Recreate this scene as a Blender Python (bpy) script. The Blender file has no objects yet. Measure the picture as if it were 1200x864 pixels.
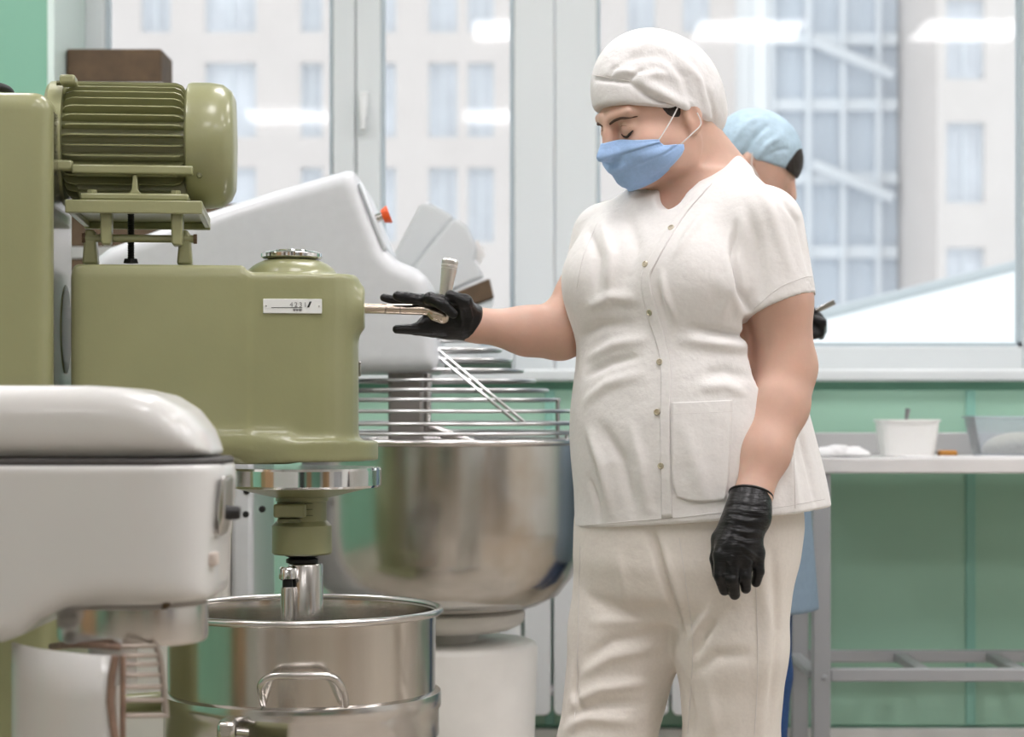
import bpy, bmesh, math, random
import numpy as np
from mathutils import Vector, Matrix
from mathutils.bvhtree import BVHTree
random.seed(7); np.random.seed(7)
S = bpy.context.scene
COL = S.collection
# ------------------------------------------------------------------ camera
FPX = 2350.0; HZ = 480.0; CZ = 0.99
cam = bpy.data.cameras.new('camera'); camo = bpy.data.objects.new('camera', cam); COL.objects.link(camo)
camo.location = (0, 0, CZ); camo.rotation_euler = (math.pi/2, 0, 0)
cam.sensor_width = 36; cam.lens = 36*FPX/1200; cam.shift_y = (HZ-432)/1200
cam.clip_end = 400
cam.dof.use_dof = True; cam.dof.focus_distance = 3.38; cam.dof.aperture_fstop = 4.6
S.camera = camo
# ------------------------------------------------------------------ world, exposure
W = bpy.data.worlds.new('overcast_sky'); S.world = W; W.use_nodes = True
W.node_tree.nodes['Background'].inputs[0].default_value = (.93, .965, 1, 1)
W.node_tree.nodes['Background'].inputs[1].default_value = 1.75
S.view_settings.view_transform = 'Standard'; S.view_settings.look = 'None'
S.view_settings.exposure = 0.0; S.view_settings.gamma = 1.0; S.view_settings.use_curve_mapping = False
PANEL_LIGHT = 17.0      # radiance of the ceiling panels' diffusers

def P(u, v, Y):
    return Vector(((u-600)*Y/FPX, Y, CZ+(HZ-v)*Y/FPX))

# ------------------------------------------------------------------ materials
MATS = {}
def mat(name, col, rough=.5, metal=0.0, noise=0.0, nscale=20, bump=0.0, bscale=60, stretch=None, sss=0.0,
        coat=0.0, emit=0.0, aniso=0.0, trans=0.0, alpha=1.0, spec=None, rvar=0.0, bdist=.01):
    if name in MATS: return MATS[name]
    m = bpy.data.materials.new(name); m.use_nodes = True
    nt = m.node_tree; b = nt.nodes['Principled BSDF']; MATS[name] = m
    c = tuple(col)+(1,)
    b.inputs['Base Color'].default_value = c
    b.inputs['Roughness'].default_value = rough; b.inputs['Metallic'].default_value = metal
    b.inputs['Coat Weight'].default_value = coat; b.inputs['Coat Roughness'].default_value = .08
    b.inputs['Anisotropic'].default_value = aniso
    b.inputs['Transmission Weight'].default_value = trans
    b.inputs['Alpha'].default_value = alpha
    if spec is not None: b.inputs['Specular IOR Level'].default_value = spec
    if sss:
        b.inputs['Subsurface Weight'].default_value = sss
        b.inputs['Subsurface Radius'].default_value = (1, .35, .2); b.inputs['Subsurface Scale'].default_value = .008
    if emit:
        b.inputs['Emission Color'].default_value = c; b.inputs['Emission Strength'].default_value = emit
    if noise or bump or rvar:
        tc = nt.nodes.new('ShaderNodeTexCoord'); mp = nt.nodes.new('ShaderNodeMapping')
        nt.links.new(tc.outputs['Object'], mp.inputs[0])
        if stretch: mp.inputs['Scale'].default_value = stretch
    if noise or rvar:
        n = nt.nodes.new('ShaderNodeTexNoise'); n.inputs['Scale'].default_value = nscale; n.inputs['Detail'].default_value = 5
        nt.links.new(mp.outputs[0], n.inputs['Vector'])
        if noise:
            r = nt.nodes.new('ShaderNodeValToRGB')
            r.color_ramp.elements[0].position = .3; r.color_ramp.elements[1].position = .7
            r.color_ramp.elements[0].color = tuple(x*(1-noise) for x in col)+(1,)
            r.color_ramp.elements[1].color = tuple(min(1, x*(1+noise*.6)) for x in col)+(1,)
            nt.links.new(n.outputs[0], r.inputs[0]); nt.links.new(r.outputs[0], b.inputs['Base Color'])
        if rvar:
            mr = nt.nodes.new('ShaderNodeMapRange'); mr.inputs[1].default_value = .3; mr.inputs[2].default_value = .7
            mr.inputs[3].default_value = max(.02, rough-rvar); mr.inputs[4].default_value = rough+rvar
            nt.links.new(n.outputs[0], mr.inputs[0]); nt.links.new(mr.outputs[0], b.inputs['Roughness'])
    if bump:
        n2 = nt.nodes.new('ShaderNodeTexNoise'); n2.inputs['Scale'].default_value = bscale; n2.inputs['Detail'].default_value = 4
        nt.links.new(mp.outputs[0], n2.inputs['Vector'])
        bp = nt.nodes.new('ShaderNodeBump'); bp.inputs['Strength'].default_value = bump; bp.inputs['Distance'].default_value = bdist
        nt.links.new(n2.outputs[0], bp.inputs['Height']); nt.links.new(bp.outputs[0], b.inputs['Normal'])
    return m

olive = mat('olive_paint', (.285, .290, .148), .34, noise=.05, nscale=9, bump=.10, bscale=140, bdist=.002, coat=.25)
olive_dark = mat('olive_paint_worn', (.14, .145, .07), .5, noise=.3, nscale=30)
steel = mat('brushed_steel', (.66, .64, .62), .22, 1.0, noise=.05, nscale=14, stretch=(1, 1, .25), aniso=.3)  # faint upright streaks put vertical reflection bands into the colour
steel_bowl = mat('streaked_bowl_steel', (.62, .585, .54), .17, 1.0, noise=.12, nscale=6, stretch=(3, 3, .35), aniso=.3)  # vertical reflection bands put into the base colour as streaks
def stained_steel():
    m = mat('flour_stained_steel', (.62, .60, .57), .19, 1.0, noise=.10, nscale=5, stretch=(3, 3, .35), aniso=.3)  # upright colour streaks stand for reflections; flour stains are mixed in below
    nt = m.node_tree; b = nt.nodes['Principled BSDF']; src = b.inputs['Base Color'].links[0].from_socket
    tc = nt.nodes.new('ShaderNodeTexCoord'); n = nt.nodes.new('ShaderNodeTexNoise'); n.inputs['Scale'].default_value = 4.5; n.inputs['Detail'].default_value = 3
    nt.links.new(tc.outputs['Object'], n.inputs['Vector']); r = nt.nodes.new('ShaderNodeValToRGB')
    r.color_ramp.elements[0].position = .50; r.color_ramp.elements[0].color = (0, 0, 0, 1); r.color_ramp.elements[1].position = .68; r.color_ramp.elements[1].color = (.55, .55, .55, 1)
    mx = nt.nodes.new('ShaderNodeMixRGB'); mx.inputs[2].default_value = (.40, .29, .17, 1)
    nt.links.new(n.outputs[0], r.inputs[0]); nt.links.new(r.outputs[0], mx.inputs[0]); nt.links.new(src, mx.inputs[1]); nt.links.new(mx.outputs[0], b.inputs['Base Color'])
    return m
steel_big = stained_steel()
chrome = mat('chrome', (.80, .80, .80), .10, 1.0)
lever_steel = mat('lever_steel', (.62, .54, .45), .25, 1.0, noise=.1, nscale=60)
darkmetal = mat('blackened_metal', (.03, .03, .03), .45, .6)
whiteenamel = mat('white_enamel', (.70, .70, .68), .22, noise=.02, nscale=6, coat=.3, bump=.05, bscale=90, bdist=.002)
whitepaint = mat('white_machine_paint', (.72, .70, .66), .45, noise=.05, nscale=12)
silverpaint = mat('silver_grey_paint', (.63, .65, .67), .34, noise=.03, nscale=40, coat=.2)
greyplastic = mat('grey_plastic', (.60, .62, .63), .5)
rubber = mat('black_rubber', (.012, .012, .012), .55)
gasket = mat('seam_gasket', (.05, .045, .042), .5)
orange = mat('orange_plastic', (.85, .11, .02), .4)
brownwood = mat('brown_board', (.105, .065, .033), .7, noise=.25, nscale=25)
palewood = mat('pale_board_edge', (.42, .42, .40), .6)
cardgreen = mat('dark_green_tray', (.05, .085, .06), .5)
wall_green = mat('green_wall_panel', (.36, .585, .455), .30, noise=.03, nscale=3, spec=.4)
wall_mint = mat('mint_wall_paint', (.225, .475, .345), .55, noise=.03, nscale=5)
strip_green = mat('green_joint_strip', (.26, .52, .43), .3)
white_wall = mat('white_plaster', (.78, .78, .76), .7, noise=.02, nscale=8)
pvc = mat('white_window_frame', (.70, .74, .75), .3)
floor_tile = mat('floor_tile', (.42, .37, .31), .35, noise=.12, nscale=5)
woodoor = mat('tan_door', (.42, .27, .14), .45, noise=.2, nscale=6, stretch=(6, 6, .6))
rad_white = mat('radiator_white', (.74, .75, .76), .35)
tabletop = mat('white_table_top', (.72, .71, .70), .3, noise=.05, nscale=10)
greysteel = mat('grey_painted_steel', (.36, .37, .38), .45)
cloth = mat('white_cotton', (.80, .785, .765), .85, noise=.025, nscale=180, bump=.35, bscale=22, bdist=.012)
cloth_tr = mat('cream_cotton', (.78, .735, .675), .85, noise=.03, nscale=180, bump=.35, bscale=18, bdist=.012)
cloth_cap = mat('white_cap_cotton', (.79, .78, .77), .85, noise=.02, nscale=180, bump=.5, bscale=26, bdist=.010)
seamc = mat('seam_thread', (.70, .68, .66), .9)
maskblue = mat('mask_blue', (.34, .51, .80), .85, noise=.05, nscale=120, bump=.3, bscale=200, bdist=.002)
skin = mat('skin', (.64, .405, .310), .48, noise=.10, nscale=16, sss=.25, bump=.12, bscale=260, bdist=.001)
hair_d = mat('dark_hair', (.020, .013, .010), .5, bump=.5, bscale=200, stretch=(1, 1, .2))
glove = mat('black_nitrile', (.005, .005, .0055), .30, spec=.35, bump=.55, bscale=75, bdist=.004, stretch=(.5, .5, 2.2))
capblue = mat('blue_cap', (.42, .56, .66), .85, noise=.12, nscale=40, bump=.3, bscale=60)
apronblue = mat('blue_apron', (.20, .28, .36), .85, noise=.06, nscale=80)
jeans = mat('blue_jeans', (.015, .06, .19), .85, noise=.2, nscale=150)
strapw = mat('white_elastic', (.78, .76, .74), .8)
tubwhite = mat('white_tub', (.80, .80, .78), .35)
curd = mat('curd_grain', (.74, .69, .55), .8, bump=.6, bscale=60)
snow = mat('snow', (.86, .88, .90), .9)
stucco = mat('hazy_beige_facade', (.63, .575, .555), .9, noise=.03, nscale=.8)  # outdoor haze is put into these pale facade colours
stucco2 = mat('hazy_pale_facade', (.65, .60, .58), .9, noise=.03, nscale=.8)
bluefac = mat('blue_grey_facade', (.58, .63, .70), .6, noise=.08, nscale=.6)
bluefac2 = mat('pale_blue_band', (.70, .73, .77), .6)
winglass = mat('hazy_window_glass', (.63, .65, .70), .4, noise=.15, nscale=.9)  # glass colour lightened to carry the haze outside
platew = mat('name_plate_white', (.74, .76, .74), .35)
ink = mat('black_ink', (.02, .02, .02), .6)
panelmat = mat('light_diffuser', (1, .962, .980), .5, emit=PANEL_LIGHT)

def glassmat(name, tint=(.97, .985, .98), veil=.06):
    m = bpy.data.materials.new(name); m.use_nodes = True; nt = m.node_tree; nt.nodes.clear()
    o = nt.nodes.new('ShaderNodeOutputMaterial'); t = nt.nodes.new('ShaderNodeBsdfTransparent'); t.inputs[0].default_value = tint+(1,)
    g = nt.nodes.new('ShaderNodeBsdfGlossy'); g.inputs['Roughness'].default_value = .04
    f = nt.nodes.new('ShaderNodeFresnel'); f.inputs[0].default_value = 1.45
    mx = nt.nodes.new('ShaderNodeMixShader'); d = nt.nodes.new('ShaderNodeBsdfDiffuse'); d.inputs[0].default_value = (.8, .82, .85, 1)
    m2 = nt.nodes.new('ShaderNodeMixShader'); m2.inputs[0].default_value = veil  # thin diffuse share, stands in for washed-out haze in the panes
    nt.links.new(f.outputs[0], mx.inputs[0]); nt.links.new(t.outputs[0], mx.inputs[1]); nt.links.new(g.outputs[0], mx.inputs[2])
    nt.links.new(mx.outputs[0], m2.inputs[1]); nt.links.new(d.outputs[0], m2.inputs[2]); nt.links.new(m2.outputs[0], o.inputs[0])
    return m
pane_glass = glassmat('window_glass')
clear_plastic = glassmat('clear_tub_plastic', (.90, .94, .97), .25)

# ------------------------------------------------------------------ object helpers
def tag(o, label=None, cat=None, group=None, kind=None):
    if label: o['label'] = label
    if cat: o['category'] = cat
    if group: o['group'] = group
    if kind: o['kind'] = kind
    return o
def empty(name, loc, label=None, cat=None, group=None):
    o = bpy.data.objects.new(name, None); COL.objects.link(o); o.location = loc; o.empty_display_size = .1
    tag(o, label, cat, group); bpy.context.view_layer.update()
    return o
def wmat(o):
    m = o.matrix_parent_inverse @ o.matrix_basis if o.parent else o.matrix_basis.copy()
    return wmat(o.parent) @ m if o.parent else m
def adopt(o, parent):
    if parent is not None:
        o.parent = parent; o.matrix_parent_inverse = wmat(parent).inverted()
    return o
def mesh_obj(name, v, f, m, parent=None, smooth=True, angle=38, bevel=0, sub=0):
    me = bpy.data.meshes.new(name); me.from_pydata([tuple(p) for p in v], [], [tuple(q) for q in f]); me.update()
    bm = bmesh.new(); bm.from_mesh(me); bmesh.ops.recalc_face_normals(bm, faces=bm.faces); bm.to_mesh(me); bm.free()
    return finish(name, me, m, parent, smooth, angle, bevel, sub)
def finish(name, me, m, parent=None, smooth=True, angle=38, bevel=0, sub=0):
    me.materials.append(m)
    if smooth:
        me.polygons.foreach_set('use_smooth', [True]*len(me.polygons)); me.set_sharp_from_angle(angle=math.radians(angle))
    o = bpy.data.objects.new(name, me); COL.objects.link(o)
    if bevel:
        bv = o.modifiers.new('bevel', 'BEVEL'); bv.width = bevel; bv.segments = 2; bv.limit_method = 'ANGLE'; bv.angle_limit = math.radians(40)
        bv.harden_normals = False
    if sub:
        sb = o.modifiers.new('sub', 'SUBSURF'); sb.levels = sub; sb.render_levels = sub
    adopt(o, parent)
    return o
class MB:
    def __init__(s): s.v = []; s.f = []
    def add(s, v, f):
        n = len(s.v); s.v += [Vector(p) for p in v]; s.f += [tuple(i+n for i in q) for q in f]; return s
    def box(s, lo, hi):
        x0, y0, z0 = lo; x1, y1, z1 = hi
        return s.add([(x0,y0,z0),(x1,y0,z0),(x1,y1,z0),(x0,y1,z0),(x0,y0,z1),(x1,y0,z1),(x1,y1,z1),(x0,y1,z1)],
                     [(0,3,2,1),(4,5,6,7),(0,1,5,4),(1,2,6,5),(2,3,7,6),(3,0,4,7)])
    def prism(s, poly, y0, y1):      # poly in XZ, extruded along Y
        n = len(poly); v = [(x, y0, z) for x, z in poly]+[(x, y1, z) for x, z in poly]
        f = [tuple(range(n)), tuple(range(2*n-1, n-1, -1))]+[(i, (i+1) % n, n+(i+1) % n, n+i) for i in range(n)]
        return s.add(v, f)
    def frustum(s, a, b, ra, rb, n=24, cap=True):
        a = Vector(a); b = Vector(b); d = (b-a).normalized(); t = Vector((0, 0, 1)) if abs(d.z) < .9 else Vector((1, 0, 0))
        u = d.cross(t).normalized(); w = d.cross(u)
        v = [a+(u*math.cos(2*math.pi*i/n)+w*math.sin(2*math.pi*i/n))*ra for i in range(n)]
        v += [b+(u*math.cos(2*math.pi*i/n)+w*math.sin(2*math.pi*i/n))*rb for i in range(n)]
        f = [(i, (i+1) % n, n+(i+1) % n, n+i) for i in range(n)]
        if cap: f += [tuple(range(n))[::-1], tuple(range(n, 2*n))]
        return s.add(v, f)
    def lathe(s, prof, c, n=48, axis='Z', closed=False):   # prof: (r, h)
        c = Vector(c); v = []
        for r, h in prof:
            for i in range(n):
                a = 2*math.pi*i/n; p = (r*math.cos(a), r*math.sin(a), h)
                if axis == 'X': p = (h, r*math.cos(a), r*math.sin(a))
                if axis == 'Y': p = (r*math.cos(a), h, r*math.sin(a))
                v.append(c+Vector(p))
        k = len(prof); f = []
        for j in range(k if closed else k-1):
            jj = (j+1) % k
            for i in range(n): f.append((j*n+i, j*n+(i+1) % n, jj*n+(i+1) % n, jj*n+i))
        if not closed:
            if prof[0][0] > 1e-5: f.append(tuple(range(n))[::-1])
            if prof[-1][0] > 1e-5: f.append(tuple(range((k-1)*n, k*n)))
        return s.add(v, f)
    def tube(s, pts, r, n=8, closed=False):
        pts = [Vector(p) for p in pts]; m = len(pts); rs = r if hasattr(r, '__len__') else [r]*m
        v = []; prev = None
        for i, p in enumerate(pts):
            if closed: d = pts[(i+1) % m]-pts[i-1]
            else: d = pts[min(i+1, m-1)]-pts[max(i-1, 0)]
            d.normalize()
            if prev is None:
                t = Vector((0, 0, 1)) if abs(d.z) < .9 else Vector((1, 0, 0)); u = d.cross(t).normalized()
            else:
                u = prev-d*prev.dot(d)
                u = u.normalized() if u.length > 1e-6 else d.orthogonal().normalized()
            prev = u; w = d.cross(u)
            v += [p+(u*math.cos(2*math.pi*j/n)+w*math.sin(2*math.pi*j/n))*rs[i] for j in range(n)]
        f = []
        for i in range(m if closed else m-1):
            ii = (i+1) % m
            for j in range(n): f.append((i*n+j, i*n+(j+1) % n, ii*n+(j+1) % n, ii*n+j))
        if not closed: f += [tuple(range(n))[::-1], tuple(range((m-1)*n, m*n))]
        return s.add(v, f)
    def build(s, name, m, parent=None, **k): return mesh_obj(name, s.v, s.f, m, parent, **k)
def box(name, lo, hi, m, parent=None, bevel=.004, **k): return MB().box(lo, hi).build(name, m, parent, bevel=bevel, **k)
def smoothpath(pts, n=6):
    pts = [Vector(p) for p in pts]; out = []
    for i in range(len(pts)-1):
        p0 = pts[max(i-1, 0)]; p1 = pts[i]; p2 = pts[i+1]; p3 = pts[min(i+2, len(pts)-1)]
        for k in range(n):
            t = k/n
            out.append(.5*((2*p1)+(p2-p0)*t+(2*p0-5*p1+4*p2-p3)*t*t+(3*p1-p0-3*p2+p3)*t**3))
    return out+[pts[-1]]
def struct(o, label=None):
    o['kind'] = 'structure'
    return o

# ------------------------------------------------------------------ implicit surfaces (castings, cloth, bodies)
def smin(a, b, k):
    if k <= 0: return np.minimum(a, b)
    h = np.maximum(k-np.abs(a-b), 0)/k
    return np.minimum(a, b)-h*h*k*.25
class Field:
    def __init__(s, lo, hi, h):
        s.lo = np.array(lo, float); s.h = h; s.n = np.ceil((np.array(hi)-s.lo)/h).astype(int)+1
        s.F = np.full(s.n, .5, np.float32)
        s.ax = [(s.lo[i]+h*np.arange(s.n[i])).astype(np.float32) for i in range(3)]
    def apply(s, fn, lo, hi, k=.02, op='u'):
        lo = np.array(lo, float); hi = np.array(hi, float); pad = k+3*s.h
        if op == 'c': i0 = np.zeros(3, int); i1 = s.n
        else:
            i0 = np.clip(np.floor((lo-pad-s.lo)/s.h).astype(int), 0, s.n); i1 = np.clip(np.ceil((hi+pad-s.lo)/s.h).astype(int)+1, 0, s.n)
        if (i1 <= i0).any(): return s
        sl = tuple(slice(i0[j], i1[j]) for j in range(3))
        x = s.ax[0][sl[0]][:, None, None]; y = s.ax[1][sl[1]][None, :, None]; z = s.ax[2][sl[2]][None, None, :]
        d = fn(x, y, z); A = s.F[sl]
        if op == 'u': s.F[sl] = smin(A, d, k)
        elif op == 's': s.F[sl] = -smin(-A, d, k)
        else: s.F[sl] = -smin(-A, -d, k)
        return s
    def cone(s, a, b, ra, rb, k=.02, op='u', flat=(False, False), sy=1.0):
        a = np.array(a, float); b = np.array(b, float); ba = b-a; L2 = (ba**2).sum(); L = L2**.5
        r = max(ra, rb)
        def fn(x, y, z):
            px, py, pz = x-a[0], y-a[1], z-a[2]
            t0 = (px*ba[0]+py*ba[1]+pz*ba[2])/L2; t = np.clip(t0, 0, 1)
            if flat[0] or flat[1]:
                tt = t0
                d = np.sqrt((px-tt*ba[0])**2+(py-tt*ba[1])**2+(pz-tt*ba[2])**2)-(ra+(rb-ra)*t)
                dr = np.sqrt((px-t*ba[0])**2+(py-t*ba[1])**2+(pz-t*ba[2])**2)-(ra+(rb-ra)*t)
                if flat[0] and flat[1]: return np.maximum(d, np.maximum(-t0, t0-1)*L)
                if flat[1]: return np.where(t0 > .5, np.maximum(d, (t0-1)*L), dr)
                return np.where(t0 < .5, np.maximum(d, -t0*L), dr)
            return np.sqrt((px-t*ba[0])**2+(py-t*ba[1])**2+(pz-t*ba[2])**2)-(ra+(rb-ra)*t)
        return s.apply(fn, np.minimum(a, b)-r, np.maximum(a, b)+r, k, op)
    def chain(s, pts, rs, k=.012, k0=None, op='u'):
        for i in range(len(pts)-1):
            s.cone(pts[i], pts[i+1], rs[i], rs[i+1], k0 if (k0 is not None and i == 0) else k, op)
        return s
    def ell(s, c, r, R=None, k=.02, op='u'):
        c = np.array(c, float); r = np.array(r, float); R = np.eye(3) if R is None else np.array(R)   # R columns: local axes in world
        def fn(x, y, z):
            px, py, pz = x-c[0], y-c[1], z-c[2]
            q = [px*R[0, i]+py*R[1, i]+pz*R[2, i] for i in range(3)]
            k0 = np.sqrt((q[0]/r[0])**2+(q[1]/r[1])**2+(q[2]/r[2])**2); k1 = np.sqrt((q[0]/r[0]**2)**2+(q[1]/r[1]**2)**2+(q[2]/r[2]**2)**2)
            return k0*(k0-1)/np.maximum(k1, 1e-6)
        ext = np.sqrt(((R*r)**2).sum(1))
        return s.apply(fn, c-ext, c+ext, k, op)
    def rbox(s, lo, hi, r, k=.0, op='u'):
        lo = np.array(lo, float); hi = np.array(hi, float); c = (lo+hi)/2; e = (hi-lo)/2-r
        def fn(x, y, z):
            qx, qy, qz = np.abs(x-c[0])-e[0], np.abs(y-c[1])-e[1], np.abs(z-c[2])-e[2]
            return np.sqrt(np.maximum(qx, 0)**2+np.maximum(qy, 0)**2+np.maximum(qz, 0)**2)+np.minimum(np.maximum(np.maximum(qx, qy), qz), 0)-r
        return s.apply(fn, lo, hi, k, op)
    def poly(s, pts, axis, lo, hi, r, k=0.0, op='u'):
        # 2D polygon extruded along axis (0,1,2), rounded by r; pts in the two other axes in order
        pts = np.array(pts, float); oth = [i for i in range(3) if i != axis]; mid = (lo+hi)/2; half = (hi-lo)/2-r
        n = len(pts)
        def fn(*xyz):
            p, q = xyz[oth[0]], xyz[oth[1]]
            d2 = None; sg = None
            for i in range(n):
                a = pts[i]; b = pts[i-1]; e = b-a
                wx, wy = p-a[0], q-a[1]
                t = np.clip((wx*e[0]+wy*e[1])/(e@e), 0, 1)
                dd = (wx-t*e[0])**2+(wy-t*e[1])**2
                d2 = dd if d2 is None else np.minimum(d2, dd)
                c1 = q >= a[1]; c2 = q < b[1]; c3 = e[0]*wy > e[1]*wx
                fl = (c1 & c2 & c3) | (~c1 & ~c2 & ~c3)
                sg = fl if sg is None else sg ^ fl
            d = np.sqrt(d2)*np.where(sg, -1, 1)+r
            w = np.abs(xyz[axis]-mid)-half
            return np.sqrt(np.maximum(d, 0)**2+np.maximum(w, 0)**2)+np.minimum(np.maximum(d, w), 0)-r
        l = np.zeros(3); h_ = np.zeros(3); l[axis] = lo; h_[axis] = hi
        for j, o in enumerate(oth): l[o] = pts[:, j].min(); h_[o] = pts[:, j].max()
        return s.apply(fn, l, h_, k, op)
    def half(s, p, nrm, k=.004):   # keep the side where (x-p).n < 0
        p = np.array(p, float); nrm = np.array(nrm, float); nrm = nrm/np.linalg.norm(nrm)
        return s.apply(lambda x, y, z: (x-p[0])*nrm[0]+(y-p[1])*nrm[1]+(z-p[2])*nrm[2], (0, 0, 0), (0, 0, 0), k, 'c')
    def cut(s, a, b, r, p, nrm, k=.004):      # remove the side of a plane (towards nrm) but only inside a capsule
        a = np.array(a, float); b = np.array(b, float); ba = b-a; L2 = (ba**2).sum(); p = np.array(p, float); nrm = np.array(nrm, float); nrm = nrm/np.linalg.norm(nrm)
        def fn(x, y, z):
            px, py, pz = x-a[0], y-a[1], z-a[2]; t = np.clip((px*ba[0]+py*ba[1]+pz*ba[2])/L2, 0, 1)
            d = np.sqrt((px-t*ba[0])**2+(py-t*ba[1])**2+(pz-t*ba[2])**2)-r
            return np.maximum(d, -((x-p[0])*nrm[0]+(y-p[1])*nrm[1]+(z-p[2])*nrm[2]))
        return s.apply(fn, np.minimum(a, b)-r, np.maximum(a, b)+r, k, 's')
    def mesh(s, relax=1):
        F = s.F; I = F < 0
        n = np.array(F.shape)
        c = np.zeros(tuple(n-1), np.int8)
        for dx in (0, 1):
            for dy in (0, 1):
                for dz in (0, 1):
                    c += I[dx:n[0]-1+dx, dy:n[1]-1+dy, dz:n[2]-1+dz]
        act = (c > 0) & (c < 8); idx = np.argwhere(act); N = len(idx)
        vid = np.full(tuple(n-1), -1, np.int32); vid[act] = np.arange(N)
        co = np.zeros((N, 3)); cnt = np.zeros(N)
        corner = {}
        for dx in (0, 1):
            for dy in (0, 1):
                for dz in (0, 1): corner[dx, dy, dz] = F[idx[:, 0]+dx, idx[:, 1]+dy, idx[:, 2]+dz].astype(float)
        for axis in range(3):
            o1, o2 = [i for i in range(3) if i != axis]
            for a in (0, 1):
                for b in (0, 1):
                    p = [0, 0, 0]; p[o1] = a; p[o2] = b; q = list(p); q[axis] = 1
                    f0 = corner[tuple(p)]; f1 = corner[tuple(q)]; m = (f0 < 0) != (f1 < 0)
                    t = f0[m]/(f0[m]-f1[m]); pos = np.tile(np.array(p, float), (m.sum(), 1)); pos[:, axis] = t
                    co[m] += pos; cnt[m] += 1
        co = (co/cnt[:, None]+idx)*s.h+s.lo
        faces = []
        for axis in range(3):
            o1, o2 = (axis+1) % 3, (axis+2) % 3
            sl0 = [slice(1, -1)]*3; sl1 = [slice(1, -1)]*3; sl0[axis] = slice(0, -1); sl1[axis] = slice(1, None)
            A = I[tuple(sl0)]; B = I[tuple(sl1)]
            e = np.argwhere(A != B)
            if not len(e): continue
            flip = A[tuple(e.T)]
            base = e.copy()
            for o in (o1, o2): base[:, o] += 1
            def cell(d1, d2):
                q = base.copy(); q[:, o1] -= d1; q[:, o2] -= d2
                return vid[q[:, 0], q[:, 1], q[:, 2]]
            quad = np.stack([cell(1, 1), cell(0, 1), cell(0, 0), cell(1, 0)], 1)
            quad[~flip] = quad[~flip][:, ::-1]
            faces.append(quad)
        faces = np.concatenate(faces); faces = faces[(faces >= 0).all(1)]
        for _ in range(relax):
            acc = np.zeros_like(co); k = np.zeros(N)
            for j in range(4):
                a = faces[:, j]; b = faces[:, (j+1) % 4]
                for d in range(3): acc[:, d] += np.bincount(a, co[b, d], N)+np.bincount(b, co[a, d], N)
                k += np.bincount(a, minlength=N)+np.bincount(b, minlength=N)
            k = np.maximum(k, 1); co = co*.5+.5*acc/k[:, None]
        return co, faces
def vnormals(co, fa):
    n = np.cross(co[fa[:, 2]]-co[fa[:, 0]], co[fa[:, 3]]-co[fa[:, 1]]); out = np.zeros_like(co)
    for j in range(4):
        for d in range(3): out[:, d] += np.bincount(fa[:, j], n[:, d], len(co))
    return out/np.maximum(np.linalg.norm(out, axis=1), 1e-9)[:, None]
def fold(co, nr, a, b, w, amp):      # ridge (amp>0) or valley (amp<0) along a segment or polyline
    pts = [np.array(a, float), np.array(b, float)]
    ab = pts[1]-pts[0]; t = np.clip(((co-pts[0])@ab)/(ab@ab), 0, 1)
    d = np.linalg.norm(co-pts[0]-t[:, None]*ab, axis=1)
    fade = np.sin(np.pi*np.clip(t*.9+.05, 0, 1))**.6
    return nr*(amp*fade*np.exp(-(d/w)**2))[:, None]
def field_obj(name, fld, m, parent=None, relax=1, folds=(), angle=80, pfolds=()):
    co, fa = fld.mesh(relax)
    if len(folds) or len(pfolds):
        nr = vnormals(co, fa); disp = np.zeros_like(co)
        for a, b, w, amp in folds: disp += fold(co, nr, a, b, w, amp)
        if len(pfolds):              # creases given by two or more pixels each, dropped onto the surface seen there
            bv = BVHTree.FromPolygons([tuple(c) for c in co], [tuple(q) for q in fa.tolist()])
            for uv, w, amp in pfolds:
                pts = []
                for i in range(len(uv)-1):
                    for t in np.linspace(0, 1, 7)[(0 if i == 0 else 1):]:
                        h_ = hit(bv, uv[i][0]*(1-t)+uv[i+1][0]*t, uv[i][1]*(1-t)+uv[i+1][1]*t)
                        if h_ is not None: pts.append(np.array(h_))
                if len(pts) < 2: continue
                best = np.full(len(co), 9.0); tt_ = np.zeros(len(co)); n_ = len(pts)-1
                for i in range(n_):
                    ab = pts[i+1]-pts[i]; t = np.clip(((co-pts[i])@ab)/max(ab@ab, 1e-9), 0, 1)
                    d = np.linalg.norm(co-pts[i]-t[:, None]*ab, axis=1); q = d < best
                    best[q] = d[q]; tt_[q] = (i+t[q])/n_
                disp += nr*(amp*np.sin(np.pi*(tt_*.92+.04))**.7*np.exp(-(best/w)**2))[:, None]
        co = co+disp
    me = bpy.data.meshes.new(name)
    me.vertices.add(len(co)); me.vertices.foreach_set('co', co.astype(np.float32).ravel())
    me.loops.add(len(fa)*4); me.loops.foreach_set('vertex_index', fa.astype(np.int32).ravel())
    me.polygons.add(len(fa)); me.polygons.foreach_set('loop_start', np.arange(0, len(fa)*4, 4, dtype=np.int32))
    me.update(calc_edges=True); me.validate()
    o = finish(name, me, m, parent, True, angle)
    return o, BVHTree.FromPolygons([tuple(c) for c in co], [tuple(q) for q in fa.tolist()])
CAMP = Vector((0, 0, CZ))
def hit(bvh, u, v, off=0.0):
    d = (P(u, v, 1)-CAMP).normalized()
    h = bvh.ray_cast(CAMP, d)
    if h[0] is None: return None
    n = h[1] if h[1].dot(d) < 0 else -h[1]
    return h[0]+n*off
def hits(bvh, uv, off=0.0):
    r = [hit(bvh, u, v, off) for u, v in uv]
    return [x for x in r if x is not None]

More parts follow.
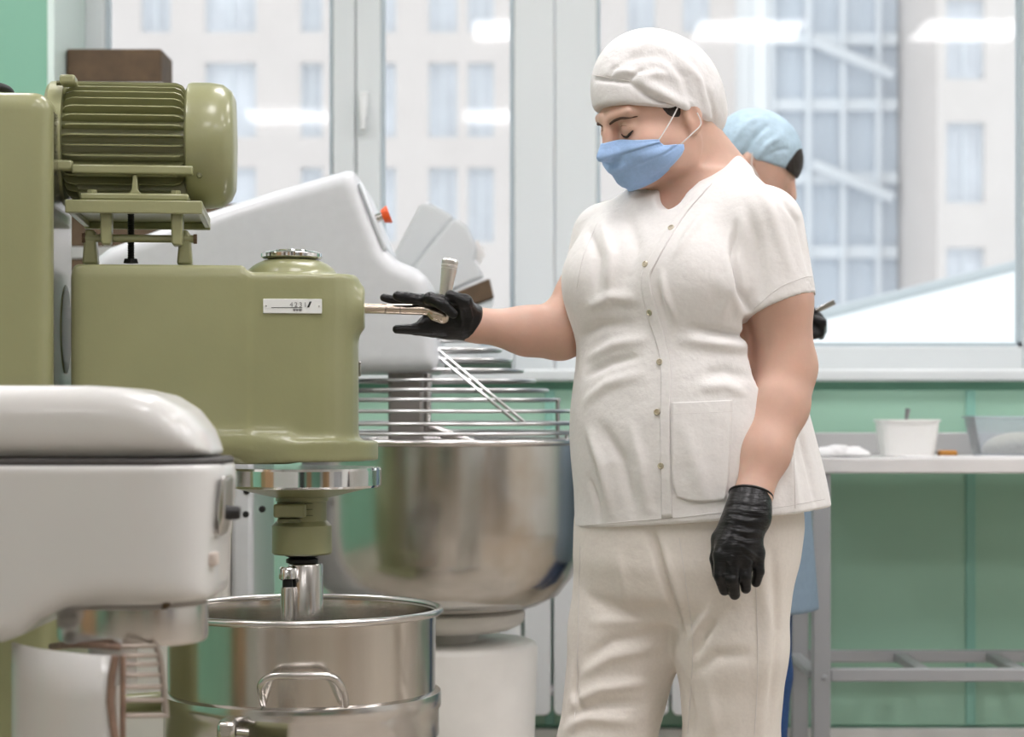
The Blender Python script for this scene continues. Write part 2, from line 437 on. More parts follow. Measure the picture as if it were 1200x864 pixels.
# ================================================================== THE ROOM
WY = 5.73; GY = 6.17           # room face of the window wall, plane of the glazing
XL, XR, YB, CEIL = -2.5, 4.3, -4.2, 3.2
WX0, WX1, SILL, WTOP = -1.325, 3.3, 1.105, 2.95
struct(box('floor', (XL-.1, YB-.1, -.12), (XR+.1, WY+.02, 0), floor_tile, bevel=0))
struct(box('ceiling', (XL-.1, YB-.1, CEIL), (XR+.1, WY+.02, CEIL+.1), white_wall, bevel=0))
wb = MB()
wb.box((XL-.1, WY, 0), (XR+.1, GY+.12, SILL-.03)); wb.box((XL-.1, WY, SILL-.03), (WX0, GY+.12, CEIL+.1))
wb.box((WX1, WY, SILL-.03), (XR+.1, GY+.12, CEIL+.1)); wb.box((WX0, WY, WTOP), (WX1, GY+.12, CEIL+.1))
wall_back = struct(wb.build('wall_back', wall_mint, smooth=False))
for i, u in enumerate((152, 644, 1136, 1628)):                 # glass-like wall panels with cover strips at the joints
    X = (u-600)*WY/FPX; X2 = X+492*WY/FPX
    if i < 3:
        o = box('wall_panel', (X+.004, WY-.012, .09), (X2-.004, WY+.002, SILL-.06), wall_green, wall_back, bevel=.002)
    o = box('joint_strip', (X-.014, WY-.020, .09), (X+.014, WY+.002, SILL-.06), strip_green, wall_back, bevel=.003)
box('wall_panel', (XL+.004, WY-.012, .09), ((152-600)*WY/FPX-.004, WY+.002, SILL-.06), wall_green, wall_back, bevel=.002)
struct(box('baseboard_back', (XL, WY-.035, 0), (XR, WY-.0, .082), white_wall, bevel=.004))
# white reveal lining on the left side of the window opening and the sill board
struct(box('trim_1', (WX0-.002, WY-.004, SILL), (WX0+.018, GY-.03, WTOP), mat('reveal_white_green', (.72, .84, .80), .5), bevel=.002))
struct(box('trim_2', (WX0-.04, WY-.05, SILL-.036), (WX1+.05, GY, SILL), pvc, bevel=.008))
wl = MB().box((XL-.1, YB, 0), (XL, WY, CEIL)); struct(wl.build('wall_left', white_wall, smooth=False))
struct(box('trim_4', (XL-.001, YB, 0), (XL+.012, WY, 1.35), wall_mint, bevel=0))
struct(MB().box((XR, YB, 0), (XR+.1, WY, CEIL)).build('wall_right', white_wall, smooth=False))
struct(MB().box((XL-.1, YB-.1, 0), (XR+.1, YB, CEIL)).build('wall_front', white_wall, smooth=False))
struct(box('trim_3', (XL, YB-.001, 0), (XR, YB+.012, 1.35), wall_mint, bevel=0))
cab = empty('added_fridge', (.35, YB+.3, 0), 'unseen dark steel refrigerator added between the two tan doors for reflections in the steel', 'refrigerator')  # added unseen, a dark band for the chrome and steel to reflect
MB().box((0, YB+.06, .1), (.8, YB+.6, 2.0)).build('body', greysteel, cab, bevel=.01)
MB().box((.01, YB+.6, .12), (.79, YB+.64, 1.98)).build('door', darkmetal, cab, bevel=.01)
MB().box((.05, YB+.1, 0), (.75, YB+.56, .1)).build('plinth', darkmetal, cab, bevel=.01)
def cupboard(name, label, lo, hi, m, mh, face, n=2):  # unseen cupboards, added as reflection sources for the steel bowls
    e = empty(name, ((lo[0]+hi[0])/2, (lo[1]+hi[1])/2, 0), label, 'cupboard')
    MB().box((lo[0], lo[1], .08), hi).build('body', m, e, bevel=.008)
    MB().box((lo[0]+.03, lo[1]+.03, 0), (hi[0]-.03, hi[1]-.03, .08)).build('plinth', darkmetal, e)
    for k in range(n):
        y0 = lo[1]+(hi[1]-lo[1])*k/n; y1 = lo[1]+(hi[1]-lo[1])*(k+1)/n; x0, x1 = (hi[0], hi[0]+.02) if face > 0 else (lo[0]-.02, lo[0])
        d = MB().box((x0, y0+.005, .1), (x1, y1-.005, hi[2]-.02)).build('door', m, e, bevel=.004)
        xx = x1+.015 if face > 0 else x0-.015
        MB().tube([(xx, y1-.05, .95), (xx, y1-.05, 1.15)], .008).build('handle', mh, d)
cupboard('cupboard', 'unseen brown wooden cupboard added at the left wall for reflections in the steel', (XL+.02, .9, 0), (XL+.45, 1.9, 2.0), woodoor, chrome, 1)
cupboard('cupboard', 'unseen dark brown cupboard added at the left wall near the door for reflections in the steel', (XL+.02, -2.2, 0), (XL+.5, -1.3, 2.1), brownwood, chrome, 1)
cupboard('cupboard', 'unseen dark grey cupboard added at the right wall for reflections in the steel', (XR-.5, .2, 0), (XR-.02, 1.2, 2.0), greysteel, chrome, -1)
cupboard('cupboard', 'unseen tan wooden cupboard added at the right wall for reflections in the steel', (XR-.5, -2.4, 0), (XR-.02, -1.2, 2.1), woodoor, chrome, -1)
for i, x in enumerate((-1.55, 1.3)):  # unseen doors, added to give the steel tan reflections
    d = struct(MB().box((x, YB, 0), (x+1.0, YB+.05, 2.1)).build('door_%d' % (i+1), woodoor, bevel=.004))
    MB().tube([(x+.1, YB+.04, 1.02), (x+.1, YB+.1, 1.02), (x+.22, YB+.1, 1.02)], .01).build('door_handle', chrome, d)
# ---- windows: frame bars at pixel columns of the photograph, on the glazing plane
def wx(u, Y=GY): return (u-600)*Y/FPX
GZ0 = SILL+.078
def window(i, u0, u1, fl, fr):
    x0, x1 = wx(u0), wx(u1)
    m = MB(); y0, y1 = GY-.035, GY+.04
    m.box((x0-fl, y0, SILL), (x0, y1, WTOP)); m.box((x1, y0, SILL), (x1+fr, y1, WTOP))
    m.box((x0, y0, SILL), (x1, y1, GZ0)); m.box((x0, y0, WTOP-.08), (x1, y1, WTOP))
    o = struct(m.build('window_%d' % i, pvc, bevel=.006))
    # glazing bead stepping in towards the pane, then the pane
    b = MB(); t = .012
    for a, c in (((x0, GZ0), (x0+t, WTOP-.08)), ((x1-t, GZ0), (x1, WTOP-.08)), ((x0, GZ0), (x1, GZ0+t))):
        b.box((a[0], GY-.012, a[1]), (c[0], GY+.02, c[1]))
    b.build('glazing_bead', mat('bead_grey', (.50, .58, .62), .4), o)
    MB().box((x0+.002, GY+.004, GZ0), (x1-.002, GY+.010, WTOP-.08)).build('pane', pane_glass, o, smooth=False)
    return o
w1 = window(1, 125, 391, wx(125)-WX0-.016, wx(417)-wx(391))
w2 = window(2, 447, 602, wx(447)-wx(418), wx(649)-wx(602))
w3 = window(3, 699, 1196, wx(699)-wx(650), .09)
w4 = window(4, 1270, 1800, wx(1270)-wx(1196)-.092, .12)
hx = wx(427)
h = MB().box((hx-.014, GY-.052, 1.88), (hx+.014, GY-.034, 1.96)); h.box((hx-.009, GY-.075, 1.84), (hx+.009, GY-.052, 1.935))
h.build('window_handle', mat('handle_white', (.8, .82, .82), .3), w2, bevel=.004)

# ---- ceiling light panels, few inferred from pane reflections, rest added for light
def light_panel(x, y, label):
    e = empty('ceiling_light', (x, y, CEIL), label, 'ceiling light', 'square ceiling light panels')
    m = MB(); w = .30
    for a, c in (((-w-.02, -w-.02), (w+.02, -w)), ((-w-.02, w), (w+.02, w+.02)), ((-w-.02, -w), (-w, w)), ((w, -w), (w+.02, w))):
        m.box((x+a[0], y+a[1], CEIL-.03), (x+c[0], y+c[1], CEIL))
    m.build('frame', whitepaint, e)
    MB().box((x-w, y-w, CEIL-.022), (x+w, y+w, CEIL-.012)).build('diffuser', panelmat, e, smooth=False)
for x, y in [(-1.5, 4.5), (0, 4.5), (1.5, 4.5), (3, 4.5), (-1.5, 2.6), (0, 2.6), (1.5, 2.6), (3, 2.6),
             (.08, .8), (1.36, .8), (2.64, .8), (-1.66, -2.6), (-.05, -2.6)]:
    light_panel(x, y, 'square white ceiling light panel lighting the bakery, from a set partly inferred from pane reflections, partly added')

# ================================================================== OUTSIDE
struct(box('ground', (-60, 7.2, -9.5), (80, 120, -9.2), snow, bevel=0))
def facade(name, label, x0, x1, z0, z1, Y, depth, cols, rows, wallm, wm=winglass):
    """cols: window (x0,x1) list, rows: (z0,z1) list; real openings with reveals, each window a part with a pane."""
    e = empty(name, ((x0+x1)/2, Y, z0), label, 'building')
    xs = sorted({x0, x1, *[c for q in cols for c in q]}); zs = sorted({z0, z1, *[c for q in rows for c in q]})
    m = MB()
    for i in range(len(xs)-1):
        for j in range(len(zs)-1):
            isw = any(abs(xs[i]-c[0]) < 1e-6 for c in cols) and any(abs(zs[j]-r[0]) < 1e-6 for r in rows)
            if not isw: m.box((xs[i], Y, zs[j]), (xs[i+1], Y+.35, zs[j+1]))
    m.box((x0, Y+.36, z0), (x1, Y+depth, z1))
    m.build('wall', wallm, e, smooth=False)
    for c in cols:
        for r in rows:
            f = MB(); t = .07; yy = Y+.2
            f.box((c[0], yy, r[0]), (c[0]+t, yy+.08, r[1])); f.box((c[1]-t, yy, r[0]), (c[1], yy+.08, r[1]))
            f.box((c[0]+t, yy, r[0]), (c[1]-t, yy+.08, r[0]+t)); f.box((c[0]+t, yy, r[1]-t), (c[1]-t, yy+.08, r[1]))
            f.box(((c[0]+c[1])/2-t/2, yy, r[0]+t), ((c[0]+c[1])/2+t/2, yy+.08, r[1]-t))
            w = f.build('window', bluefac2, e, smooth=False)
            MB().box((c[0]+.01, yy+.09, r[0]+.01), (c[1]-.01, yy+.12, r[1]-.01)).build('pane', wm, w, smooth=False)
    return e
BY = 55.0
def bx(u, Y=BY): return (u-600)*Y/FPX
def bz(v, Y=BY): return CZ+(HZ-v)*Y/FPX
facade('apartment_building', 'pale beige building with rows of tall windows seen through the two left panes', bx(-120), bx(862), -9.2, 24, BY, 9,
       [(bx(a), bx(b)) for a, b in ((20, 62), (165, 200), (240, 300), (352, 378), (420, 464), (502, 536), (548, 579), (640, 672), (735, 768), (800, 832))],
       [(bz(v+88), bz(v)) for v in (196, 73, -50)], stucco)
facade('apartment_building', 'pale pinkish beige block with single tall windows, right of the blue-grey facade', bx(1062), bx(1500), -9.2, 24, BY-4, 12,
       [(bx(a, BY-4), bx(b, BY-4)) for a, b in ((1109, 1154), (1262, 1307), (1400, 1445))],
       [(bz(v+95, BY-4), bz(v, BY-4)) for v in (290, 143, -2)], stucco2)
gb = empty('glass_building', (bx(980), BY+1, -9.2), 'blue-grey glazed facade with pale floor bands between two beige buildings', 'building')
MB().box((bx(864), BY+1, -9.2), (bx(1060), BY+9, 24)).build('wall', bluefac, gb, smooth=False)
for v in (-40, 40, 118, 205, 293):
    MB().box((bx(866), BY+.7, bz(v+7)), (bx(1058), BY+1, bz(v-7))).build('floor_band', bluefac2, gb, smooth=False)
for u in (872, 893, 908, 951, 992, 1034):  # the wide white bars at left stand in for a bright glow
    MB().box((bx(u-3 if u > 900 else u-10), BY+.55, -9.2), (bx(u+3 if u > 900 else u+10), BY+.7, 24)).build('mullion_or_glow', bluefac2 if u > 900 else snow, gb, smooth=False)
for v0 in (45, 190):
    a = Vector((bx(955), BY+.4, bz(v0))); b = Vector((bx(1050), BY+.4, bz(v0+40)))
    MB().tube([a, b], .16, 6).build('brace', bluefac2, gb)
# snow-covered low roof just outside the right pane
RA, RB = P(800, 416, 10.5), P(1330, 282, 10.5)
sr = empty('snowy_roof', (2.4, 9, .2), 'white snow-covered lean-to roof sloping up outside the right window', 'roof')
dn = Vector((0, -2.9, -.95)); th = Vector((0, 0, -.12))
v = [RA, RB, RB+dn, RA+dn]; v += [p+th for p in v]
MB().add(v, [(0, 1, 2, 3), (7, 6, 5, 4), (0, 4, 5, 1), (1, 5, 6, 2), (2, 6, 7, 3), (3, 7, 4, 0)]).build('roof_sheet', snow, sr, smooth=False)
MB().tube([RA+Vector((0, .03, .02)), RB+Vector((0, .03, .02))], .035, 8).build('ridge_flashing', mat('flashing', (.50, .53, .56), .5), sr)
wv = [RA+dn+th, RB+dn+th, RB+th, RA+th]; wv2 = [Vector((p.x, p.y, -9.2)) for p in wv]
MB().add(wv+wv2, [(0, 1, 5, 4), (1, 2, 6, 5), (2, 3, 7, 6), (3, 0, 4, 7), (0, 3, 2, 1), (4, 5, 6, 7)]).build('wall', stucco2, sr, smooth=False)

# ---- radiator below the window
def radiator():
    e = empty('radiator', (wx(700, WY), WY-.06, .12), 'white sectional radiator under the window behind the mixers', 'radiator')
    u = 543.5; first = None
    while u < 860:
        x0, x1 = (u+1.6-600)*5.62/FPX, (u+34.5-1.6-600)*5.62/FPX
        zb, zt = P(0, 838, 5.62).z, .72
        if first is None:
            m = MB(); r = .02
            pl = []
            for cx_, cz_, a0 in ((x1-r, zb+r, -90), (x1-r, zt-r, 0), (x0+r, zt-r, 90), (x0+r, zb+r, 180)):
                for k in range(5):
                    a = math.radians(a0+k*22.5); pl.append((cx_+r*math.cos(a), cz_+r*math.sin(a)))
            m.prism(pl, 5.60, 5.68)
            o = m.build('section', rad_white, e, bevel=.004); first = (o, x0)
        else:
            o = first[0].copy(); COL.objects.link(o); o.location.x = x0-first[1]
        u += 34.5
    MB().tube([((540-600)*5.64/FPX, 5.64, .2), ((862-600)*5.64/FPX, 5.64, .2)], .016).build('pipe', rad_white, e)
    MB().tube([((540-600)*5.64/FPX, 5.64, .66), ((862-600)*5.64/FPX, 5.64, .66)], .016).build('pipe', rad_white, e)
    for uu in (560, 850):
        X = (uu-600)*5.64/FPX; MB().box((X-.01, 5.66, .62), (X+.01, WY, .65)).build('wall_bracket', greysteel, e)
radiator()

# ---- things on the sill
def sill_box(lo, hi, label, m1, m2, cat='box', group=None):
    e = empty('storage_box', ((lo[0]+hi[0])/2, (lo[1]+hi[1])/2, lo[2]), label, cat, group)
    h = hi[2]-lo[2]
    MB().box(lo, (hi[0], hi[1], lo[2]+h*.22)).build('pale_edge', m2, e, bevel=.003)
    MB().box((lo[0]+.003, lo[1]+.003, lo[2]+h*.22), (hi[0]-.003, hi[1]-.003, hi[2])).build('body', m1, e, bevel=.004)
bY = 5.86
zt = P(0, 57, bY).z
z = SILL; heights = [.155]*3+[.16]*2
zz = [SILL+i*(zt-SILL-.125)/5 for i in range(6)]
for i in range(5):
    right = P(293, 0, bY).x if i < 3 else P(188, 0, bY).x
    if i == 3: right = P(189, 0, bY).x
    sill_box((WX0+.02, bY, zz[i]), (right-.002*i, bY+.2, zz[i+1]-.001),
             ['brown box with pale edge, lowest of the stack on the windowsill', 'second brown box up in the stack on the windowsill',
              'wide brown box in the middle of the stack behind the motor', 'narrow brown box on the wide boxes of the windowsill stack',
              'narrow brown box just under the top box of the windowsill stack'][i], brownwood, palewood, group='boxes stacked on the windowsill')
sill_box((WX0+.02, bY, zt-.125), (P(190, 0, bY).x, bY+.2, zt), 'brown box with pale lower edge on top of the windowsill stack', brownwood, palewood, group='boxes stacked on the windowsill')
# grey folded panels leaning on a stand, brown block at the foot
def leaning():
    e = empty('folded_panels', (P(520, 0, 5.95).x, 5.95, SILL), 'light grey plastic panels fanned open on the windowsill beside the lever', 'panels')
    Y = 5.92
    def pl(name, uv, y0, th, m, r=.004):
        MB().prism([(P(u, v, Y).x, P(u, v, Y).z) for u, v in uv], y0, y0+th).build(name, m, e, bevel=r)
    pl('back_panel', [(450, 316), (490, 239), (497, 235), (506, 237), (532, 252), (484, 315), (470, 340)], Y+.05, .05, greyplastic, .012)
    pl('front_panel', [(478, 322), (526, 262), (534, 256), (548, 266), (560, 292), (556, 306), (568, 325), (530, 342), (500, 352), (470, 345)], Y-.03, .06, greyplastic, .01)
    pl('white_tab', [(549, 292), (559, 279), (569, 296), (562, 309)], Y+.035, .02, strapw, .003)
    pl('stand', [(470, 330), (520, 338), (516, 431.5), (474, 431.5)], Y-.02, .1, greyplastic, .006)
    return e
leaning()
bl = [(512, 352), (566, 330), (574, 327), (579, 349), (545, 362), (516, 368)]
e = empty('wooden_block', (P(545, 0, 5.8).x, 5.8, SILL), 'tilted brown wooden block resting beside the grey panels on the windowsill', 'block')
MB().prism([(P(u, v, 5.8).x, P(u, v, 5.8).z) for u, v in bl], 5.77, 5.87).build('block', brownwood, e, bevel=.004)
MB().prism([(P(u, v, 5.8).x, P(u, v, 5.8).z) for u, v in ((516, 369), (545, 363), (579, 350), (577, 358), (562, 366), (562, 433), (522, 433))], 5.78, 5.86).build('rest', pvc, e, bevel=.003)
e = empty('flat_tray', (P(555, 0, 5.76).x, 5.78, SILL), 'flat dark green tray lying on the windowsill behind the wire guard', 'tray')
MB().box((P(506, 0, 5.75).x, 5.70, SILL), (P(600, 0, 5.75).x, 5.76, SILL+.020)).build('base', cardgreen, e, bevel=.004)
MB().box((P(512, 0, 5.75).x, 5.705, SILL+.0205), (P(596, 0, 5.75).x, 5.755, SILL+.030)).build('lid', palewood, e, bevel=.004)

# ================================================================== GREEN PLANETARY MIXER
GXA, GYA = (354-600)*3.5/FPX, 3.5       # planetary axis
gm = empty('planetary_mixer', (-.95, 3.55, 0), 'olive green floor-standing planetary mixer with ribbed motor on top of its gearbox', 'mixer')
YF = 3.37                                # front face of the gearbox
def FX(u, Y=YF): return (u-600)*Y/FPX
def FZ(v, Y=YF): return CZ+(HZ-v)*Y/FPX
f = Field((-.80, 3.30, .80), (-.15, 3.72, 1.36), .004)
zb = FZ(520)
pts = []
xl, xr = FX(86), FX(425, 3.47); r = .085
for cx_, cy_, a0, rr in ((xr-r, 3.63-r, 0, r), (xl+.02, 3.63-.02, 90, .02), (xl+.02, YF+.02, 180, .02), (xr-r, YF+r, 270, r)):
    for k in range(7):
        a = math.radians(a0+15*k); pts.append((cx_+rr*math.cos(a), cy_+rr*math.sin(a)))
f.poly(pts, 2, zb-.01, FZ(319), .010)
f.poly([(x if x < FX(286) else FX(286), y) for x, y in pts], 2, zb, FZ(311), .008, k=.012)
f.cone((FX(62, 3.5), 3.5, FZ(388, 3.5)), (FX(90, 3.5), 3.5, FZ(388, 3.5)), .078, .078, .006, flat=(True, True))
# flared base flange around the planetary axis
f.cone((GXA, GYA, FZ(542)), (GXA, GYA, FZ(518)), .143, .143, .018, flat=(True, True))
f.rbox((FX(215), YF-.002, FZ(540)), (GXA, 3.62, FZ(505)), .02, .02)
# boss for the gear lever
lp = P(418, 361, 3.44)
f.cone(lp-Vector((.05, -.0, 0)), lp+Vector((.014, 0, 0)), .050, .032, .03, flat=(False, True))
# rounded neck under the filler cap
nc = Vector((FX(349, 3.5), 3.5, FZ(319)))
f.ell(nc, (.079, .079, .036), k=.008)
body, gbvh = field_obj('gearbox_housing', f, olive, gm, relax=1)
MB().lathe([(0, 0), (.050, 0), (.054, .003), (.054, .009), (.050, .012), (.030, .013), (.028, .016), (0, .0165)], nc+Vector((0, 0, .031))).build('filler_cap', chrome, gm)
MB().lathe([(.128, .034), (.1375, .034), (.1385, .030), (.1385, .004), (.136, 0), (.12, -.001)], (GXA, GYA, FZ(568, 3.5)-.004), 72).build('chrome_ring', chrome, gm, angle=12)
MB().lathe([(.128, .012), (.125, 0), (.085, -.010), (.05, -.018), (.0, -.02)], (GXA, GYA, FZ(568, 3.5)-.004)).build('planetary_plate', olive, gm)
zc = lambda v: FZ(v, 3.47)
hub = MB().lathe([(.040, zc(572)+.02), (.046, zc(574)), (.046, zc(588)), (.043, zc(589)), (.043, zc(611)), (.052, zc(617)), (.0525, zc(649)), (.050, zc(651)), (.0, zc(651))], (GXA, GYA, 0)).build('hub', olive, gm)
MB().box((GXA-.043, 3.437, zc(606)), (GXA+.012, 3.47, zc(590))).build('hub_clamp', olive, hub, bevel=.004)
MB().box((GXA-.036, 3.436, zc(612)), (GXA+.004, 3.47, zc(607))).build('hub_recess', olive_dark, hub, bevel=.002)
for k in range(3): MB().tube([(GXA+.0445*math.cos(a), GYA+.0445*math.sin(a), zc((590, 597, 604)[k])) for a in np.linspace(math.radians(200), math.radians(300), 16)], .0008, 6).build('groove', olive_dark, hub)
sh = MB().lathe([(.030, zc(649)), (.030, zc(653)), (.022, zc(655)), (.028, zc(657)), (.028, zc(661)), (.02, zc(663))], (GXA, GYA, 0)).build('black_collar', darkmetal, gm)
cp = MB().lathe([(.0, zc(661)), (.029, zc(662)), (.031, zc(664)), (.031, zc(735)), (.026, zc(736)), (.026, .36), (0, .36)], (GXA+.006, GYA, 0)).build('beater_coupling', steel, gm)
MB().lathe([(0, zc(664)), (.013, zc(664)), (.016, zc(667)), (.016, zc(678)), (.011, zc(680))], (GXA-.022, GYA-.03, 0), 20).build('coupling_pin_head', chrome, cp)
MB().lathe([(.009, zc(679)), (.009, zc(688))], (GXA-.022, GYA-.03, 0), 16).build('pin_spring', darkmetal, cp)
MB().lathe([(.011, zc(688)), (.012, zc(690)), (.012, .58)], (GXA-.022, GYA-.03, 0), 16).build('coupling_pin', steel, cp)
# flat beater hanging into the bowl
bp = MB(); path = []
for k in range(25):
    a = math.pi*(k/24); path.append((GXA+.006+.13*math.cos(a), GYA, .36-.11*math.sin(a)))
bp.tube([(GXA+.136, GYA, .42)]+path+[(GXA-.124, GYA, .42)], .009); bp.tube([(GXA+.136, GYA, .42), (GXA+.006, GYA, .44), (GXA-.124, GYA, .42)], .009)
bp.tube([(GXA+.006, GYA, .45), (GXA+.006, GYA, .25)], .012)
bp.build('beater', steel, gm)
# name plate with its lettering
pu0, pv0, pu1, pv1 = 306.5, 350.5, 375, 367.5
py = YF-.0015

plate = MB().box((FX(pu0), py-.0012, FZ(pv1)), (FX(pu1), py+.004, FZ(pv0))).build('name_plate', platew, gm, bevel=.0008)
def lettering(txt, u, v, size, Y, m, parent, ital=0.0, name='lettering'):
    c = bpy.data.curves.new('txt', 'FONT'); c.body = txt; c.size = size; c.align_x = 'LEFT'; c.extrude = .0002; c.shear = ital; c.space_character = 1.35
    o = bpy.data.objects.new('txt', c); COL.objects.link(o); dg = bpy.context.evaluated_depsgraph_get(); dg.update()
    me = bpy.data.meshes.new_from_object(o.evaluated_get(dg)); bpy.data.objects.remove(o)
    me.transform(Matrix.Translation((FX(u, Y), Y, FZ(v, Y))) @ Matrix.Rotation(math.pi/2, 4, 'X'))
    return finish(name, me, m, parent, smooth=False)
lettering('4231', 337, 359.8, .0115, py-.0015, mat('grey_ink', (.22, .22, .22), .6), plate)
MB().prism([(FX(357.5), FZ(360.5)), (FX(360), FZ(360.5)), (FX(363), FZ(353.5)), (FX(360.5), FZ(353.5))], py-.0017, py-.0012).build('slash_mark', ink, plate, smooth=False)
for a, b_, v in ((316, 352, 360.8), (341, 352, 363.2)):
    MB().box((FX(a), py-.0016, FZ(v+.35)), (FX(b_), py-.0012, FZ(v-.35))).build('printed_line', ink, plate, smooth=False)
for a, b_ in ((341.5, 344), (344.8, 347.2), (348, 351)): MB().box((FX(a), py-.0016, FZ(364.9)), (FX(b_), py-.0012, FZ(362.2))).build('print_mark', MATS['grey_ink'], plate, smooth=False)
for u in (310, 371.5):
    MB().frustum((FX(u), py-.0025, FZ(359)), (FX(u), py, FZ(359)), .0012, .0012, 10).build('rivet', steel, plate)
# small plate on the end face
MB().box((FX(425.5, 3.47)-.002, 3.455, FZ(441, 3.46)), (FX(425.5, 3.47)+.003, 3.485, FZ(424, 3.46))).build('end_plate', steel, gm, bevel=.001)
# gear lever
LY = 3.455
def LP(u, v, dy=0): return P(u, v, LY+dy)
lev = MB().tube([LP(424, 361.5), LP(452, 362)], .0088, 16).build('gear_lever', lever_steel, gm)
MB().tube([LP(452.6, 362), LP(469, 362.4)], .0092, 16).build('sleeve', lever_steel, lev)
MB().tube([LP(469.6, 362.4), LP(496, 363)], .0094, 16).build('sleeve', lever_steel, lev)
MB().tube([LP(496, 363), LP(503, 364)], .0098, 16).build('sleeve', lever_steel, lev)
for u in (452.3, 469.3): MB().tube([LP(u-.5, 362.2), LP(u+.5, 362.2)], .0088, 16).build('sleeve_gap', darkmetal, lev)
ff = Field((LP(490, 380)-Vector((0, .05, .02))), (LP(535, 350)+Vector((.02, .05, .02))), .002)
ff.chain([LP(501, 364), LP(510, 368), LP(519, 371)], [.0085, .0115, .0125], .006)
ff.cone(LP(519, 371), LP(520.5, 357), .011, .010, .006)
field_obj('elbow_joint', ff, lever_steel, lev)
gv0, gv1 = LP(519.5, 362), LP(528, 303.5)
gd = (gv1-gv0)
gp = MB(); prof = [(0, .0095), (.3, .0105), (.62, .0125), (.80, .0142), (.805, .0134), (.83, .0134), (.835, .0146), (.87, .0146), (.875, .0136), (.90, .0136), (.905, .0146), (.96, .0146), (1, .012)]
gp.tube([gv0+gd*t for t, r_ in prof], [r_ for t, r_ in prof], 24)
gp.build('handle_grip', mat('grip_steel', (.78, .76, .73), .28, 1.0, bump=.4, bscale=300, bdist=.002), lev, angle=30)

# motor on its hinged plate
MY = 3.49; MZ = FZ(169, 3.45); MR = .1085
mo = MB().frustum((FX(70, MY), MY, MZ), (FX(222, MY), MY, MZ), .088, .088, 40).build('motor', olive_dark if False else olive, gm)
for k in range(38):
    a = math.radians(-68+k*360/38.0)
    if -100 < math.degrees(a) % 360-360 < -68 or 248 < math.degrees(a) % 360 < 292: continue
    d = Vector((0, math.cos(a), math.sin(a))); t = Vector((0, -math.sin(a), math.cos(a)))*.0022
    x0, x1 = FX(84, MY), FX(219.5, MY)
    c0 = Vector((0, MY, MZ))
    vv = []
    n = 6
    prof = [(x0, .082), (x0, .094), (x0+.006, .103), (x0+.016, .107), (x1-.016, .107), (x1-.006, .103), (x1, .094), (x1, .082)]
    for s_ in (-1, 1): vv += [c0+Vector((x, 0, 0))+d*r_+t*s_*(1.4 if r_ < .09 else .5) for x, r_ in prof]
    m_ = len(prof); MB().add(vv, [tuple(range(m_)), tuple(range(2*m_-1, m_-1, -1))]+[(i, (i+1) % m_, m_+(i+1) % m_, m_+i) for i in range(m_)]).build('cooling_fin', olive, mo, smooth=False)
MB().lathe([(0, 0), (MR-.012, 0), (MR-.002, .004), (MR, .012), (MR, FX(248, MY)-FX(220, MY)), (MR-.003, FX(262, MY)-FX(220, MY)), (MR-.014, FX(272, MY)-FX(220, MY)), (MR-.030, FX(277, MY)-FX(220, MY)), (0, FX(279, MY)-FX(220, MY))], (FX(220, MY), MY, MZ), 64, 'X').build('fan_cover', olive, mo, angle=50)
MB().lathe([(0, 0), (MR-.008, 0), (MR-.002, .006), (MR-.002, FX(83, MY)-FX(63, MY)), (.08, FX(84, MY)-FX(63, MY))], (FX(63, MY), MY, MZ), 64, 'X').build('end_shield', olive, mo)
for (u, v, w_, h_) in ((76, 97.5, 18, 11), (73, 197, 19, 12)):
    MB().box((FX(u-w_/2, 3.39), 3.385, FZ(v+h_/2, 3.39)), (FX(u+w_/2, 3.39), 3.43, FZ(v-h_/2, 3.39))).build('flange_lug', olive, mo, bevel=.004)
for u, v in ((65, 101), (63, 197)):
    MB().frustum((FX(u-2, 3.39), 3.40, FZ(v, 3.39)), (FX(u+4, 3.39), 3.40, FZ(v, 3.39)), .0045, .0045, 6).build('bolt', olive_dark, mo)
for u, v in ((228, 207),):
    yy = MY-math.sqrt(max(MR**2-(FZ(v, 3.4)-MZ)**2, 0))
    MB().lathe([(0, -.004), (.004, -.003), (.005, 0), (.005, .01)], (FX(u, yy), yy, FZ(v, yy)), 12, 'Y').build('screw', olive_dark, mo)
MB().box((FX(80, 3.38), 3.38, FZ(206, 3.38)), (FX(219, 3.38), 3.43, FZ(195.5, 3.38))).build('side_rail', olive, mo, bevel=.003)
MB().prism([(FX(83, 3.43), FZ(205, 3.43)), (FX(219, 3.43), FZ(205, 3.43)), (FX(216, 3.43), FZ(236, 3.43)), (FX(92, 3.43), FZ(236, 3.43))], 3.43, 3.56).build('motor_base', olive, mo, bevel=.004)
MB().prism([(FX(u, 3.385), FZ(v, 3.385)) for u, v in ((143, 231), (149, 224), (150, 207), (155, 207), (156, 224), (162, 231))], 3.385, 3.44).build('foot_web', olive, mo, bevel=.002)
MB().box((FX(90, 3.38), 3.375, FZ(237, 3.38)), (FX(214, 3.38), 3.60, FZ(229, 3.38))).build('foot_plate', olive, mo, bevel=.003)
for u in (104, 200): MB().frustum((FX(u, 3.39), 3.395, FZ(230, 3.39)), (FX(u, 3.39), 3.395, FZ(225, 3.39)), .009, .009, 6).build('bolt', olive, mo)
tr = MB().box((FX(70, 3.35), 3.35, FZ(252, 3.35)), (FX(227.5, 3.35), 3.362, FZ(236.5, 3.35)))
tr.box((FX(70, 3.35), 3.362, FZ(243, 3.35)), (FX(227.5, 3.35), 3.655, FZ(236.5, 3.35)))
tr.box((FX(70, 3.35), 3.645, FZ(252, 3.35)), (FX(227.5, 3.35), 3.655, FZ(243, 3.35)))
tr.box((FX(70, 3.35), 3.362, FZ(250, 3.35)), (FX(70, 3.35)+.010, 3.645, FZ(243, 3.35)))
tr.box((FX(227.5, 3.35)-.010, 3.362, FZ(250, 3.35)), (FX(227.5, 3.35), 3.645, FZ(243, 3.35)))
